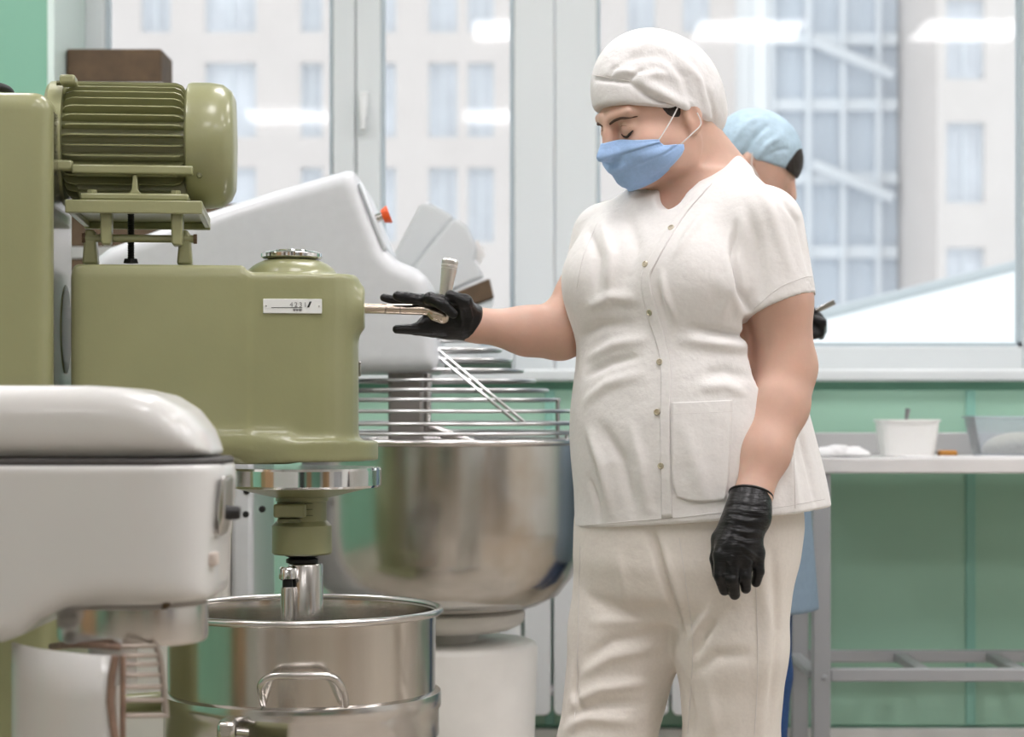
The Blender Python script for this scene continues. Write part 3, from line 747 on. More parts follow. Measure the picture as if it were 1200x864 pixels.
plt = tr.build('hinge_plate', olive, gm, bevel=.002)
for u0, u1 in ((112, 125.5), (193, 207)):
    MB().prism([(FX(u0, 3.37), FZ(250, 3.37)), (FX(u1, 3.37), FZ(250, 3.37)), (FX(u1-1, 3.37), FZ(286, 3.37)), (FX(u1-3, 3.37), FZ(289, 3.37)), (FX(u0+2, 3.37), FZ(289, 3.37)), (FX(u0+.5, 3.37), FZ(284, 3.37))], 3.363, 3.40).build('hinge_lug', olive, plt, bevel=.003)
for pu in ((97, 100, 109, 113), (205, 208, 217, 221)):
    MB().prism([(FX(pu[0]-1, 3.42), FZ(312, 3.42)), (FX(pu[3]+1, 3.42), FZ(312, 3.42)), (FX(pu[3]-1.5, 3.42), FZ(278, 3.42)), (FX(pu[2], 3.42), FZ(272, 3.42)), (FX(pu[1], 3.42), FZ(272, 3.42)), (FX(pu[0]+2, 3.42), FZ(278, 3.42))], 3.40, 3.44).build('hinge_post', olive, gm, bevel=.004)
MB().tube([(FX(93, 3.4), 3.405, FZ(281, 3.4)), (FX(224, 3.4), 3.405, FZ(281, 3.4))], .0065, 12).build('hinge_pin', olive, gm)
for u in (95, 223): MB().frustum((FX(u-2, 3.4), 3.405, FZ(281, 3.4)), (FX(u+2, 3.4), 3.405, FZ(281, 3.4)), .009, .009, 6).build('hinge_nut', brownwood, gm)
sp = []
zs = np.linspace(FZ(252, 3.45), FZ(309, 3.45), 42)
MB().tube([(FX(153, 3.45), 3.45, z_) for z_ in zs], [(.0062 if i % 2 else .0048) for i in range(42)], 12).build('tension_screw', darkmetal, gm)
MB().frustum((FX(153, 3.45), 3.45, FZ(310, 3.45)), (FX(153, 3.45), 3.45, FZ(305, 3.45)), .014, .012, 6).build('tension_nut', darkmetal, gm)
# belt guard and column to the floor, shaft flange
f = Field((-1.16, 3.24, .66), (-.70, 3.80, 1.56), .005)
f.rbox((-1.12, 3.29, .70), (FX(58, 3.30), 3.62, FZ(114, 3.32)), .030)
field_obj('belt_guard', f, olive, gm)
MB().box((FX(57, 3.30)-.003, 3.33, .75), (FX(57, 3.3)+.0015, 3.585, FZ(131, 3.3))).build('guard_side_plate', steel, gm, bevel=.002)
MB().lathe([(.080, 0), (.084, .006), (.084, .02), (.078, .024), (.078, .045)], (FX(57, 3.5)-.03, 3.5, FZ(388, 3.5)), 40, 'X').build('shaft_flange', olive_dark, gm)
f = Field((-1.2, 3.22, -.02), (-.44, 3.92, .78), .008)
f.rbox((-1.14, 3.34, .0), (-.76, 3.72, .74), .05); f.rbox((-1.16, 3.26, .0), (-.46, 3.84, .10), .03, .04)
field_obj('column', f, olive, gm)
for yy in (3.235, 3.765):                       # fork arms that carry the bowl
    MB().tube(smoothpath([(-.80, 3.5+(yy-3.5)*.55, .44), (-.66, yy, .44), (GXA, yy, .44)]), .020, 12).build('bowl_arm', olive, gm)
MB().tube(smoothpath([P(-30, 108, 3.5), P(0, 107, 3.5), P(14, 108, 3.5), P(26, 113, 3.52), P(30, 121, 3.56)], 5), .008, 10).build('power_cable', rubber, gm)

# the whole machine stands turned a little, square to the aisle; round parts keep their axis
psi = math.radians(6); pv = Vector((GXA, 3.40, 0))
axial = [o for o in gm.children if o.name.split('.')[0] in ('chrome_ring', 'planetary_plate', 'hub', 'black_collar', 'beater_coupling', 'beater', 'gear_lever', 'column', 'bowl_arm')]
gm.matrix_basis = Matrix.Translation(pv) @ Matrix.Rotation(psi, 4, 'Z') @ Matrix.Translation(-pv) @ gm.matrix_basis
for o in axial: o.matrix_parent_inverse = wmat(gm).inverted()
for o in gm.children:
    if o.name.split('.')[0] in ('motor', 'hinge_plate', 'hinge_post', 'hinge_pin', 'hinge_nut', 'tension_screw', 'tension_nut'): o.location.x += .010

# ---- the bowl of the green mixer
BZ = .64; BR = .2375
bo = empty('mixing_bowl', (GXA, GYA, .14), 'cylindrical stainless steel bowl with rolled rim and side handle under the olive mixer', 'bowl')
prof = [(0, .14), (.08, .142), (.15, .165), (.20, .215), (.222, .28), (.230, .36), (.232, .44), (.2335, .62), (.2345, BZ-.004), (.2315, BZ-.004), (.2300, .62), (.2285, .44), (.2265, .36), (.2185, .28), (.197, .22), (.148, .170), (.08, .148), (0, .146)]
MB().lathe(prof, (GXA, GYA, 0), 128).build('body', steel_bowl, bo, angle=60)
rt = MB()
rt.lathe([(.2405+.0065*math.cos(a), BZ+.0065*math.sin(a)) for a in np.linspace(0, 2*math.pi, 12, endpoint=False)], (GXA, GYA, 0), 128, closed=True)
rt.build('rim', steel, bo)
zb1 = .500
MB().lathe([(.232, zb1+.004), (.2415, zb1), (.2425, zb1-.004), (.2425, zb1-.026), (.239, zb1-.030), (.239, zb1-.075), (.232, zb1-.078)], (GXA, GYA, 0), 128).build('band', steel, bo, angle=50)
hy = 3.262
hp = smoothpath([Vector((FX(308, hy), hy+.014, FZ(828, hy))), Vector((FX(307, hy), hy-.006, FZ(815, hy))), Vector((FX(309, hy), hy-.030, FZ(799, hy))), Vector((FX(322, hy), hy-.036, FZ(789.5, hy))),
                 Vector((FX(355, hy), hy-.038, FZ(788.5, hy))), Vector((FX(388, hy), hy-.036, FZ(789.5, hy))), Vector((FX(400, hy), hy-.030, FZ(799, hy))), Vector((FX(404, hy), hy-.006, FZ(815, hy))), Vector((FX(404, hy), hy+.014, FZ(828, hy)))], 5)
MB().tube(hp, .0062, 12).build('handle', steel, bo)
lz = FZ(852, 3.24)
MB().box((FX(254, 3.24), 3.235, FZ(868, 3.24)), (FX(276, 3.24), 3.30, FZ(846, 3.24))).build('clamp_lug', steel, bo, bevel=.007)
MB().tube([Vector((FX(276, 3.24), 3.245, FZ(858, 3.24))), Vector((FX(290, 3.24), 3.25, FZ(860, 3.24)))], .006, 10).build('clamp_pin', steel, bo)

# ================================================================== WHITE MIXER IN FRONT
WMY = 2.46
wm = empty('planetary_mixer', (-.75, 2.46, 0), 'white enamelled planetary mixer with dark seam around its domed head', 'mixer')
def WX_(u, Y=WMY): return (u-600)*Y/FPX
def WZ_(v, Y=WMY): return CZ+(HZ-v)*Y/FPX
yf, yb = 2.345, 2.60
f = Field((-.98, 2.28, .68), (-.30, 2.66, 1.04), .004)
Yq = 2.40
def q(u, v): return (WX_(u, Yq), WZ_(v, Yq))
def plan(x, y, z):                       # rounded front end of the head seen from above
    X0 = WX_(150, Yq); r = .128
    dx = np.maximum(x-X0, 0); e_ = 2.6
    rx = WX_(268, Yq)-X0
    return ((np.abs(dx/rx)**e_+np.abs((y-2.4725)/.132)**e_)**(1/e_)-1)*.12+0*z
lid = [q(-330, 452), q(110, 452), q(150, 455), q(185, 463), q(215, 480), q(238, 503), q(252, 528), q(257, 540), q(-330, 540)]
f.poly(lid[::-1], 1, yf, yb, .040)
f.apply(lambda x, y, z: z*1.0-WZ_(539, 2.36)+0*x+0*y, (0, 0, 0), (0, 0, 0), .003, 'c') if False else None
f.apply(plan, (0, 0, 0), (0, 0, 0), .05, 'c')
f.half((0, 0, WZ_(538.5, 2.36)), (0, 0, -1), .003)
field_obj('head_lid', f, whiteenamel, wm)
f = Field((-.98, 2.26, .66), (-.30, 2.68, .96), .004)
bod = [q(-330, 520), q(256, 520), q(264, 550), q(268, 560), q(262, 600), q(255, 640), q(251, 690), q(246, 703), q(120, 704), q(85, 710), q(55, 724), q(32, 742), q(10, 750), q(-330, 752)]
f.poly(bod[::-1], 1, yf-.004, yb+.004, .034)
f.apply(plan, (0, 0, 0), (0, 0, 0), .02, 'c')
f.half((0, 0, WZ_(545.5, 2.36)), (0, 0, 1), .003)
f.cone((WX_(157), WMY, WZ_(700)), (WX_(157), WMY, WZ_(680)), .094, .098, .012, flat=(True, True))
field_obj('head_body', f, whiteenamel, wm)
f = Field((-.98, 2.28, WZ_(555)), (-.30, 2.66, WZ_(528)), .003)
f.rbox((WX_(-330, Yq), yf+.004, WZ_(547, 2.36)), (WX_(259, Yq), yb-.004, WZ_(537.5, 2.36)), .002)
f.apply(lambda x, y, z: plan(x, y, z)+.006, (0, 0, 0), (0, 0, 0), .004, 'c')
field_obj('seam_gasket', f, gasket, wm)
MB().lathe([(.0, WZ_(750)), (.088, WZ_(750)), (.0905, WZ_(747)), (.0915, WZ_(742)), (.0915, WZ_(707)), (.088, WZ_(703)), (0, WZ_(702))], (WX_(156), WMY, 0), 72).build('planetary_ring', steel, wm, angle=12)
MB().lathe([(0, -.003), (.0035, -.002), (.0045, 0), (.0045, .01)], (WX_(194, 2.375), 2.377, WZ_(709, 2.375)), 12, 'Y').build('screw', brownwood, wm)
MB().lathe([(.030, WZ_(800)), (.030, WZ_(750)), (.022, WZ_(749))], (WX_(132), WMY, 0), 24).build('beater_hub', whiteenamel, wm)
MB().lathe([(.011, WZ_(900)), (.011, WZ_(800))], (WX_(132), WMY, 0), 16).build('beater_shaft', steel, wm)
MB().prism([(WX_(261, 2.42), WZ_(628, 2.42)), (WX_(267, 2.42), WZ_(605, 2.42)), (WX_(268.5, 2.42), WZ_(560, 2.42)), (WX_(264, 2.42), WZ_(556, 2.42)), (WX_(258, 2.42), WZ_(600, 2.42))], 2.39, 2.46).build('control_plate', steel, wm, bevel=.003)
MB().lathe([(0, .018), (.007, .017), (.0085, .013), (.0085, 0)], (WX_(265, 2.42), 2.42, WZ_(601, 2.42)), 20, 'X').build('button', rubber, wm)
MB().box((WX_(245.5, 2.40), 2.385, WZ_(664, 2.385)), (WX_(256, 2.40), 2.41, WZ_(648, 2.385))).build('badge', mat('badge_beige', (.62, .54, .48), .5), wm, bevel=.003)
# neck and column, out of sight on the left, down to the floor
f = Field((-1.12, 2.18, -.03), (-.58, 2.76, .80), .008)
f.rbox((-1.06, 2.33, .0), (-.80, 2.61, .78), .05); f.rbox((-1.08, 2.24, .0), (-.60, 2.70, .09), .03, .05)
field_obj('column', f, whiteenamel, wm)
# bowl guard: curved white sheet and rusty wires
gc = Vector((WX_(150), WMY, 0)); GR = .137
def arc(a0, a1, r_, z_, n=14): return [Vector((gc.x+r_*math.sin(a), gc.y-r_*math.cos(a), z_)) for a in np.linspace(math.radians(a0), math.radians(a1), n)]
v_ = []; fcs = []; n = 22
A = np.linspace(math.radians(-118), math.radians(3), n)
for i, a in enumerate(A):
    t = i/(n-1); ztop = WZ_(768, 2.33)+.006*math.sin(t*math.pi)
    if t < .42: ztop -= .085*((.42-t)/.42)**2
    for k in range(6):
        z_ = .42+(ztop-.42)*k/5
        v_.append(Vector((gc.x+GR*math.sin(a), gc.y-GR*math.cos(a), z_)))
for i in range(n-1):
    for k in range(5): fcs.append((i*6+k, (i+1)*6+k, (i+1)*6+k+1, i*6+k+1))
o = mesh_obj('guard_sheet', v_, fcs, whiteenamel, wm); md = o.modifiers.new('solid', 'SOLIDIFY'); md.thickness = .004; md.offset = 0
rusty = mat('rusty_wire', (.30, .20, .15), .5, .3, noise=.3, nscale=60)
wire = mat('guard_wire', (.42, .36, .31), .4, .5)
edge = [Vector((gc.x+(GR+.002)*math.sin(math.radians(4)), gc.y-(GR+.002)*math.cos(math.radians(4)), z_)) for z_ in np.linspace(.42, WZ_(768, 2.33), 12)]
MB().tube([p+Vector((.004*math.sin(i*1.2), 0, 0)) for i, p in enumerate(edge)], .0045, 8).build('guard_edge', rusty, wm)
MB().tube([p+Vector((.010, .004, 0)) for p in edge], .0035, 8).build('guard_edge', rusty, wm)
yw = 2.37; wire_r = .0030
MB().tube(smoothpath([P(181, 752, yw), P(187, 770, yw), P(191, 800, yw), P(195, 841, yw)]), .0038, 8).build('guard_wire', wire, wm)
for i, v in enumerate((757, 768, 778.5, 791, 805, 820.5, 838.5)):
    ue = 182+(v-752)*.155
    MB().tube(smoothpath([P(142, v+.5, 2.335), P(165, v+.3, 2.345), P(ue, v, yw)]), wire_r, 8).build('guard_wire', wire, wm)
MB().tube(smoothpath([P(60, 758, 2.46), P(85, 756, 2.40), P(120, 757, 2.36), P(140, 759, 2.37)]), .004, 8).build('guard_top_wire', rusty, wm)
# small stainless bowl of the white mixer
wbx = WX_(156)
wbo = empty('mixing_bowl', (wbx, WMY, .09), 'small steel bowl under the white mixer inside its wire guard', 'bowl')
MB().lathe([(0, .09), (.06, .093), (.10, .13), (.118, .20), (.122, .385), (.126, .39), (.122, .393), (.118, .388), (.114, .20), (.096, .135), (.06, .1), (0, .097)], (wbx, WMY, 0), 48).build('body', steel_bowl, wbo)
MB().frustum((wbx, WMY, 0), (wbx, WMY, .092), .08, .07, 32).build('base_ring', steel, wbo)

# ================================================================== SPIRAL MIXER BEHIND
SY = 4.6; sm = empty('spiral_mixer', (-.6, 4.6, 0), 'large silver grey spiral dough mixer with raised head and orange stop button', 'mixer')
def SX_(u, Y=SY): return (u-600)*Y/FPX
def SZ_(v, Y=SY): return CZ+(HZ-v)*Y/FPX
f = Field((-1.15, 4.34, .95), (-.10, 4.86, 1.66), .006)
Yh = 4.45
def qs(u, v): return ((u-600)*Yh/FPX, CZ+(HZ-v)*Yh/FPX)
hd = [qs(60, 436), qs(74, 380), qs(82, 330), qs(130, 292), qs(230, 255), qs(320, 226), qs(408, 201), qs(417, 203), qs(424, 220), qs(440, 262), qs(452, 292), qs(466, 306), qs(490, 316), qs(501, 326), qs(505, 340), qs(506, 365), qs(516, 425), qs(512, 437)]
f.poly(hd[::-1], 1, 4.40, 4.80, .035)
field_obj('head', f, silverpaint, sm)
MB().prism([qs(420, 217), qs(425, 215), qs(441, 256), qs(456, 293), qs(450, 297)], 4.41, 4.77).build('control_panel', mat('panel_blue_grey', (.66, .70, .73), .35), sm, bevel=.006)
st = Vector(SX_ and (qs(434, 260)[0], 4.43, qs(434, 260)[1])); en = Vector((qs(449, 255)[0], 4.43, qs(449, 255)[1]))
MB().tube([st, en], .010, 16).build('button_stem', steel, sm)
e2 = Vector((qs(457, 252)[0], 4.43, qs(457, 252)[1]))
MB().tube([en, en.lerp(e2, .25), en.lerp(e2, .8), e2], [.0145, .016, .020, .0195], 20).build('stop_button', orange, sm)
# base cabinet to the left, under the head
MB().box((SX_(80), 4.36, .0), (SX_(284), 4.84, 1.02)).build('cabinet', whitepaint, sm, bevel=.01)
MB().box((SX_(284)+.001, 4.40, .0), (SX_(310), 4.80, .95)).build('cabinet_front', silverpaint, sm, bevel=.012)
for u, v in ((289, 576), (306, 574), (288, 603), (307, 597)):
    MB().lathe([(0, -.004), (.006, -.003), (.0075, 0), (.0075, .01)], (SX_(u, 4.40), 4.40, SZ_(v, 4.40)), 12, 'Y').build('bolt', darkmetal, sm)
# bowl support: plinth, turntable
pc = (SX_(521), SY, 0)
MB().lathe([(0, .0), (.205, .0), (.205, .02), (.2000, .04), (.2135, SZ_(752)-.012), (.208, SZ_(752)-.002), (.198, SZ_(752)+.002), (.0, SZ_(752)+.002)], pc, 72).build('plinth', whitepaint, sm, angle=40)
MB().lathe([(.078, SZ_(752)), (.078, SZ_(741)), (.072, SZ_(738))], pc, 40).build('turntable_neck', whitepaint, sm)
MB().lathe([(.0, SZ_(737)), (.150, SZ_(737)), (.178, SZ_(730)), (.184, SZ_(724)), (.184, SZ_(716)), (.17, SZ_(712)), (0, SZ_(712))], pc, 64).build('turntable', whitepaint, sm)
MB().box((SX_(200), 4.42, 0), (SX_(470), 4.78, .10)).build('base_frame', whitepaint, sm, bevel=.01)
# tool shaft and breaker bar
MB().prism([(SX_(457), SZ_(432)), (SX_(497), SZ_(432)), (SX_(497), .72), (SX_(457), .72)], 4.53, 4.61).build('breaker_bar', mat('breaker_grey', (.36, .33, .31), .4, .4), sm, bevel=.008)
hel = [(SX_(560)+.10*math.cos(a), SY+.10*math.sin(a), .62+.5*(a/(4*math.pi))*.5) for a in np.linspace(0, 4*math.pi, 48)]
MB().tube(hel+[(SX_(500), SY, .95), (SX_(500), SY, 1.1)], .014, 10).build('spiral_hook', steel, sm)
# bowl
rz = SZ_(517); R = .325
sb_ = empty('spiral_mixer_bowl', (SX_(519), SY, SZ_(712)), 'huge deep stainless steel bowl on the white turntable of the spiral mixer', 'bowl')
bc = (SX_(519), SY, 0)
zl = SZ_(714)
prof = [(0, zl), (.16, zl), (.22, zl+.012), (.265, zl+.035), (.297, zl+.075), (.314, zl+.125), (.321, zl+.19), (R-.001, rz-.02), (R, rz), (R-.004, rz), (R-.006, rz-.02), (.316, zl+.19), (.309, zl+.127), (.292, zl+.079), (.262, zl+.041), (.22, zl+.018), (.16, zl+.006), (0, zl+.006)]
MB().lathe(prof, bc, 128).build('body', steel_big, sb_, angle=60)
MB().lathe([(R-.002+.010*math.cos(a), rz+.008*math.sin(a)) for a in np.linspace(0, 2*math.pi, 12, endpoint=False)], bc, 128, closed=True).build('rim', steel, sb_)
# wire guard over the bowl: horizontal rings, paired spokes
gd = mat('guard_steel', (.55, .55, .55), .32, 1.0)
wg = empty('wire_guard', (bc[0], SY, rz+.01), 'conical chromed wire guard over the large steel mixing bowl', 'guard')
gl = [(385, .085), (398, .108), (411, .132), (423, .157), (435, .183), (447, .211), (458, .240), (469, .267), (482, .292), (496, .312), (507, .322)]
for v, r_ in gl:
    z_ = SZ_(v); n = 72
    MB().tube([(bc[0]+r_*math.cos(a), SY+r_*math.sin(a), z_) for a in np.linspace(0, 2*math.pi, n, endpoint=False)], .0042, 8, closed=True).build('ring', gd, wg)
for sgn in (-1,):
    for du in (-4.5, 4.5):
        path = []
        for v, r_ in gl[1:10]:
            dx = ((488+(v-395)*1.2)-519+du)/511
            path.append((bc[0]+dx, SY+sgn*math.sqrt(max(r_*r_-dx*dx, 1e-4)), SZ_(v)+.004))
        MB().tube(path, .0036, 8).build('spoke', gd, wg)
a = math.radians(-18)
MB().tube([(bc[0]+.275*math.cos(a), SY+.275*math.sin(a), SZ_(468)), (bc[0]+.275*math.cos(a), SY+.275*math.sin(a), rz+.006)], .0045, 8).build('post', gd, wg)
for k in (90, 210, 330):
    a = math.radians(k); MB().tube([(bc[0]+.322*math.cos(a), SY+.322*math.sin(a), SZ_(507)), (bc[0]+.324*math.cos(a), SY+.324*math.sin(a), rz+.006)], .004, 8).build('foot', gd, wg)

# ================================================================== TABLE
TY0, TY1 = 5.2, 5.66
def TX(u, Y=TY0): return (u-600)*Y/FPX
def TZ(v, Y=TY0): return CZ+(HZ-v)*Y/FPX
tt = TZ(537)
tb = empty('work_table', (1.5, 5.45, 0), 'long white-topped steel work table with grey legs against the green wall', 'table')
MB().box((TX(950), TY0, TZ(555)), (2.6, TY1, tt)).build('tabletop', tabletop, tb, bevel=.004)
MB().box((TX(950), TY1-.03, tt), (2.6, TY1, TZ(507, TY1))).build('upstand', mat('upstand_grey', (.50, .50, .50), .35, .3), tb, bevel=.003)
for X in (TX(964), 2.52):
    for Y in (TY0+.01, TY1-.06):
        MB().box((X-.0225, Y, 0), (X+.0225, Y+.045, TZ(555))).build('leg', greysteel, tb, bevel=.003)
for Y in (TY0+.012, TY1-.055):
    MB().box((TX(964)+.0235, Y, TZ(800)), (2.4965, Y+.03, TZ(785))).build('stretcher', greysteel, tb, bevel=.003)
for X in (TX(958), TX(1090), TX(1206), 2.1, 2.4):
    MB().box((X-.017, TY0+.0425, TZ(798)), (X+.017, TY1-.056, TZ(788))).build('crossbar', greysteel, tb, bevel=.003)
MB().lathe([(0, -.005), (.006, -.004), (.008, 0)], (TX(967), TY0+.01, TZ(795)), 12, 'Y').build('bolt', greysteel, tb)
def tub(u0, u1, v0, v1, Y, name, label, m, dep, lip=.006, drop=True):
    x0, x1 = TX(u0, Y), TX(u1, Y); zt_ = TZ(v0, Y); zb_ = tt+.001; cx_ = (x0+x1)/2; hw = (x1-x0)/2
    e = empty(name, (cx_, Y+dep/2, zb_), label, 'tub')
    def ring(h, k, n=40):
        a_, b_ = hw*h, dep/2*h; out = []
        for i in range(n):
            t = 2*math.pi*i/n; c, s_ = math.cos(t), math.sin(t); e_ = .45
            out.append(Vector((cx_+a_*math.copysign(abs(c)**e_, c), Y+dep/2+b_*math.copysign(abs(s_)**e_, s_), k)))
        return out
    n = 40; H = zt_-zb_
    rings = [ring(.80, zb_), ring(.94, zt_-.02), ring(.95, zt_-.006), ring(1.0, zt_-.006), ring(1.0, zt_), ring(.94, zt_), ring(.925, zt_-.02), ring(.785, zb_+.004)]
    v = [p for r_ in rings for p in r_]; fs = [tuple(range(n))[::-1], tuple(range(7*n, 8*n))]
    for j in range(7):
        for i in range(n): fs.append((j*n+i, j*n+(i+1) % n, (j+1)*n+(i+1) % n, (j+1)*n+i))
    mesh_obj('container', v, fs, m, e)
    return e, cx_, Y+dep/2, zb_, zt_, ring
MB_Y = 5.28
e, cx_, cy_, z0, z1, ring = tub(1031, 1106, 492, 528, 5.33, 'plastic_tub', 'white plastic tub with a spoon standing in it on the table', tubwhite, .13)
v = ring(.90, z0+(z1-z0)*.7); mesh_obj('contents', v+[Vector((cx_, cy_, z0+(z1-z0)*.80))], [(i, (i+1) % 40, 40) for i in range(40)], curd, e)
spn = empty('spoon', (cx_, cy_, z0+.02), 'grey metal spoon handle sticking up from the white tub', 'spoon')
spb = MB().tube([(cx_-.003, cy_+.0, z0+.03), (cx_-.002, cy_, z1), (cx_+.003, cy_+.0, TZ(479, cy_))], [.004, .004, .0075], 10).build('handle', mat('dull_spoon', (.30, .30, .31), .4, .6), spn)
MB().lathe([(0, 0), (.012, .004), (.014, .012), (.006, .02), (0, .022)], (cx_-.003, cy_, z0+.012), 16).build('spoon_bowl', MATS['dull_spoon'], spn)
e, cx_, cy_, z0, z1, ring = tub(1138, 1262, 488, 524, 5.36, 'clear_tub', 'clear plastic tub half full of pale curd grains on the table', clear_plastic, .16)
f = Field((cx_-.16, cy_-.09, z0), (cx_+.16, cy_+.09, z1+.02), .004)
f.ell((cx_+.01, cy_, z0+.012), (.105, .06, .052), k=.0); f.half((0, 0, z0+.006), (0, 0, -1), .002)
field_obj('contents', f, curd, e)
f = Field((TX(950), 5.22, tt-.01), (TX(1030), 5.40, tt+.07), .003)
for (u, y, z_, rx, ry, rz_) in ((968, 5.30, .010, .035, .045, .018), (980, 5.29, .016, .028, .03, .018), (996, 5.30, .010, .03, .04, .014), (1008, 5.29, .008, .028, .03, .012), (1003, 5.31, .014, .015, .02, .012)):
    f.ell((TX(u, y), y, tt+z_), (rx, ry, rz_), k=.008)
f.half((0, 0, tt+.001), (0, 0, -1), .001)
rng = np.random.RandomState(3)
fl = [((TX(955+70*rng.rand(), 5.3), 5.24+.1*rng.rand(), tt+.02), (TX(955+70*rng.rand(), 5.3), 5.24+.1*rng.rand(), tt+.025), .006, .004*(1 if rng.rand() > .4 else -1)) for _ in range(16)]
o, _b = field_obj('cloth', f, mat('white_rag', (.80, .80, .80), .9), None, folds=fl); tag(o, 'crumpled white cloth lying on the left end of the table', 'cloth')
f = Field((TX(1095, 5.36), 5.33, tt-.005), (TX(1125, 5.36), 5.40, tt+.03), .002)
f.rbox((TX(1100, 5.36), 5.345, tt+.001), (TX(1121, 5.36), 5.385, tt+.017), .005)
o, _b = field_obj('amber_block', f, mat('amber_plastic', (.45, .20, .03), .5, noise=.2), None); tag(o, 'small amber brown block beside the white tub on the table', 'block')
o = box('paper_sheet', (TX(1060, 5.22), 5.212, tt+.0005), (TX(1290, 5.22), 5.30, tt+.004), mat('paper_white', (.82, .82, .82), .7), bevel=.001); tag(o, 'thin white sheet lying along the front edge of the table', 'sheet')

# ================================================================== THE BAKER AT THE LEVER
PY = 3.45
def J(u, v, dy=0.0): return P(u, v, PY+dy)
pr = empty('person', (J(790, 0).x, PY, 0), 'person in white short-sleeved tunic, white cap and blue mask holding the mixer lever', 'person')
# --- frames of reference
ya, pi_ = math.radians(61), math.radians(22)
Fh = Vector((-math.sin(ya), -math.cos(ya), 0)); HL = Vector((math.cos(ya), -math.sin(ya), 0)); ZV = Vector((0, 0, 1))
HF = Fh*math.cos(pi_)-ZV*math.sin(pi_); HU = Fh*math.sin(pi_)+ZV*math.cos(pi_)
HO = P(771, 143, 3.43); HS = 1.0
HR = np.array([list(HF), list(HL), list(HU)]).T
def H(f, l, u): return HO+(HF*f+HL*l+HU*u)*HS
ta = math.radians(34)
TF = Vector((-math.sin(ta), -math.cos(ta), 0)); TL = Vector((math.cos(ta), -math.sin(ta), 0))
TR = np.array([list(TF), list(TL), [0, 0, 1]]).T
def loft(fld, levels, k=.02, infl=0.0, e_=2.3, yc=PY+.02, zr=None):
    """levels: (v, u_center, half width, half depth) of the trunk, turned to the trunk's heading"""
    lv = sorted((CZ+(HZ-v)*PY/FPX, (u-600)*PY/FPX, a+infl, b+infl) for v, u, a, b in levels)
    zs = np.array([q_[0] for q_ in lv]); zf = np.linspace(zs[0], zs[-1], 200)
    def sm(i):
        y = np.interp(zf, zs, [q_[i] for q_ in lv]); kern = np.hanning(25); kern /= kern.sum()
        return np.convolve(np.pad(y, 12, mode='edge'), kern, 'valid')
    cx_, aa, bb = sm(1), sm(2), sm(3); z0, z1 = (zs[0], zs[-1]) if zr is None else zr
    def fn(x, y, z):
        zz_ = z.ravel(); cx = np.interp(zz_, zf, cx_)[None, None, :]; a = np.interp(zz_, zf, aa)[None, None, :]; b = np.interp(zz_, zf, bb)[None, None, :]
        dx, dy = x-cx, y-yc
        l = dx*TL.x+dy*TL.y; f_ = dx*TF.x+dy*TF.y
        d = ((np.abs(l/a)**e_+np.abs(f_/b)**e_)**(1/e_)-1)*np.minimum(a, b)
        return np.maximum(d, np.maximum(z0-z, z-z1)).astype(np.float32)
    xs = [q_[1] for q_ in lv]
    return fld.apply(fn, (min(xs)-.3, yc-.3, z0), (max(xs)+.3, yc+.3, z1), k)
TOR = [(660, 826, .228, .178), (620, 826, .226, .178), (560, 820, .219, .174), (480, 811, .201, .163), (420, 803, .188, .152), (360, 797, .185, .146),
       (310, 795, .188, .136), (260, 800, .178, .112), (232, 806, .140, .095), (205, 812, .075, .075)]
NS, FS = J(893, 266, -.095), J(711, 278, .125)              # near and far shoulder joints
NE, NW = J(921, 430, -.105), J(881, 586, -.20)              # near elbow, wrist
FE, FW = J(656, 389, .075), J(556, 381, .045)               # far elbow, wrist
NB = J(822, 222, .035)                                      # base of the neck
NH, NK, NA = J(858, 640, -.040), J(858, 872, -.02), J(862, 1120, .0)
FH_, FK, FA_ = J(752, 640, .075), J(711, 872, .03), J(690, 1120, .05)
# --- body: one continuous surface
f = Field((-.13, 3.02, -.01), (.62, 3.78, 1.66), .0042)
loft(f, [(720, 808, .08, .07), (690, 808, .11, .10), (640, 808, .145, .115), (560, 811, .16, .12), (480, 811, .165, .125), (420, 803, .155, .115), (360, 797, .152, .11), (310, 795, .150, .10), (260, 800, .135, .08), (232, 806, .10, .07), (205, 812, .06, .06)])
f.cone(NH, NK, .080, .062, .03).cone(NK, NA, .06, .04, .02).cone(FH_, FK, .080, .062, .03).cone(FK, FA_, .06, .04, .02)
for A_ in (NA, FA_): f.cone(A_-Vector((0, 0, .01)), Vector((A_.x-.11, A_.y-.07, .05)), .036, .03, .02)
f.cone(NB+Vector((.0, 0, -.03)), NS, .045, .045, .04).cone(NB+Vector((0, 0, -.03)), FS, .045, .043, .04)
f.cone(NS, J(914, 352, -.11), .046, .0520, .02).cone(J(914, 352, -.11), NE, .0520, .0470, .02)
f.cone(NE, J(913, 475, -.125), .0475, .0475, .02).cone(J(913, 475, -.125), J(897, 530, -.165), .0475, .039, .02).cone(J(897, 530, -.165), NW, .039, .0275, .02)
f.cone(NE+Vector((.012, .012, 0)), NE+Vector((.008, .012, -.03)), .036, .034, .02)
f.cone(NW, J(868, 640, -.225), .028, .02, .02)
f.cone(FS, J(686, 345, .095), .044, .046, .02).cone(J(686, 345, .095), FE, .046, .044, .03)
f.cone(FE, J(618, 388, .06), .044, .041, .03).cone(J(618, 388, .06), FW, .041, .0275, .02)
f.cone(FW, J(520, 380, .04), .0265, .02, .02)
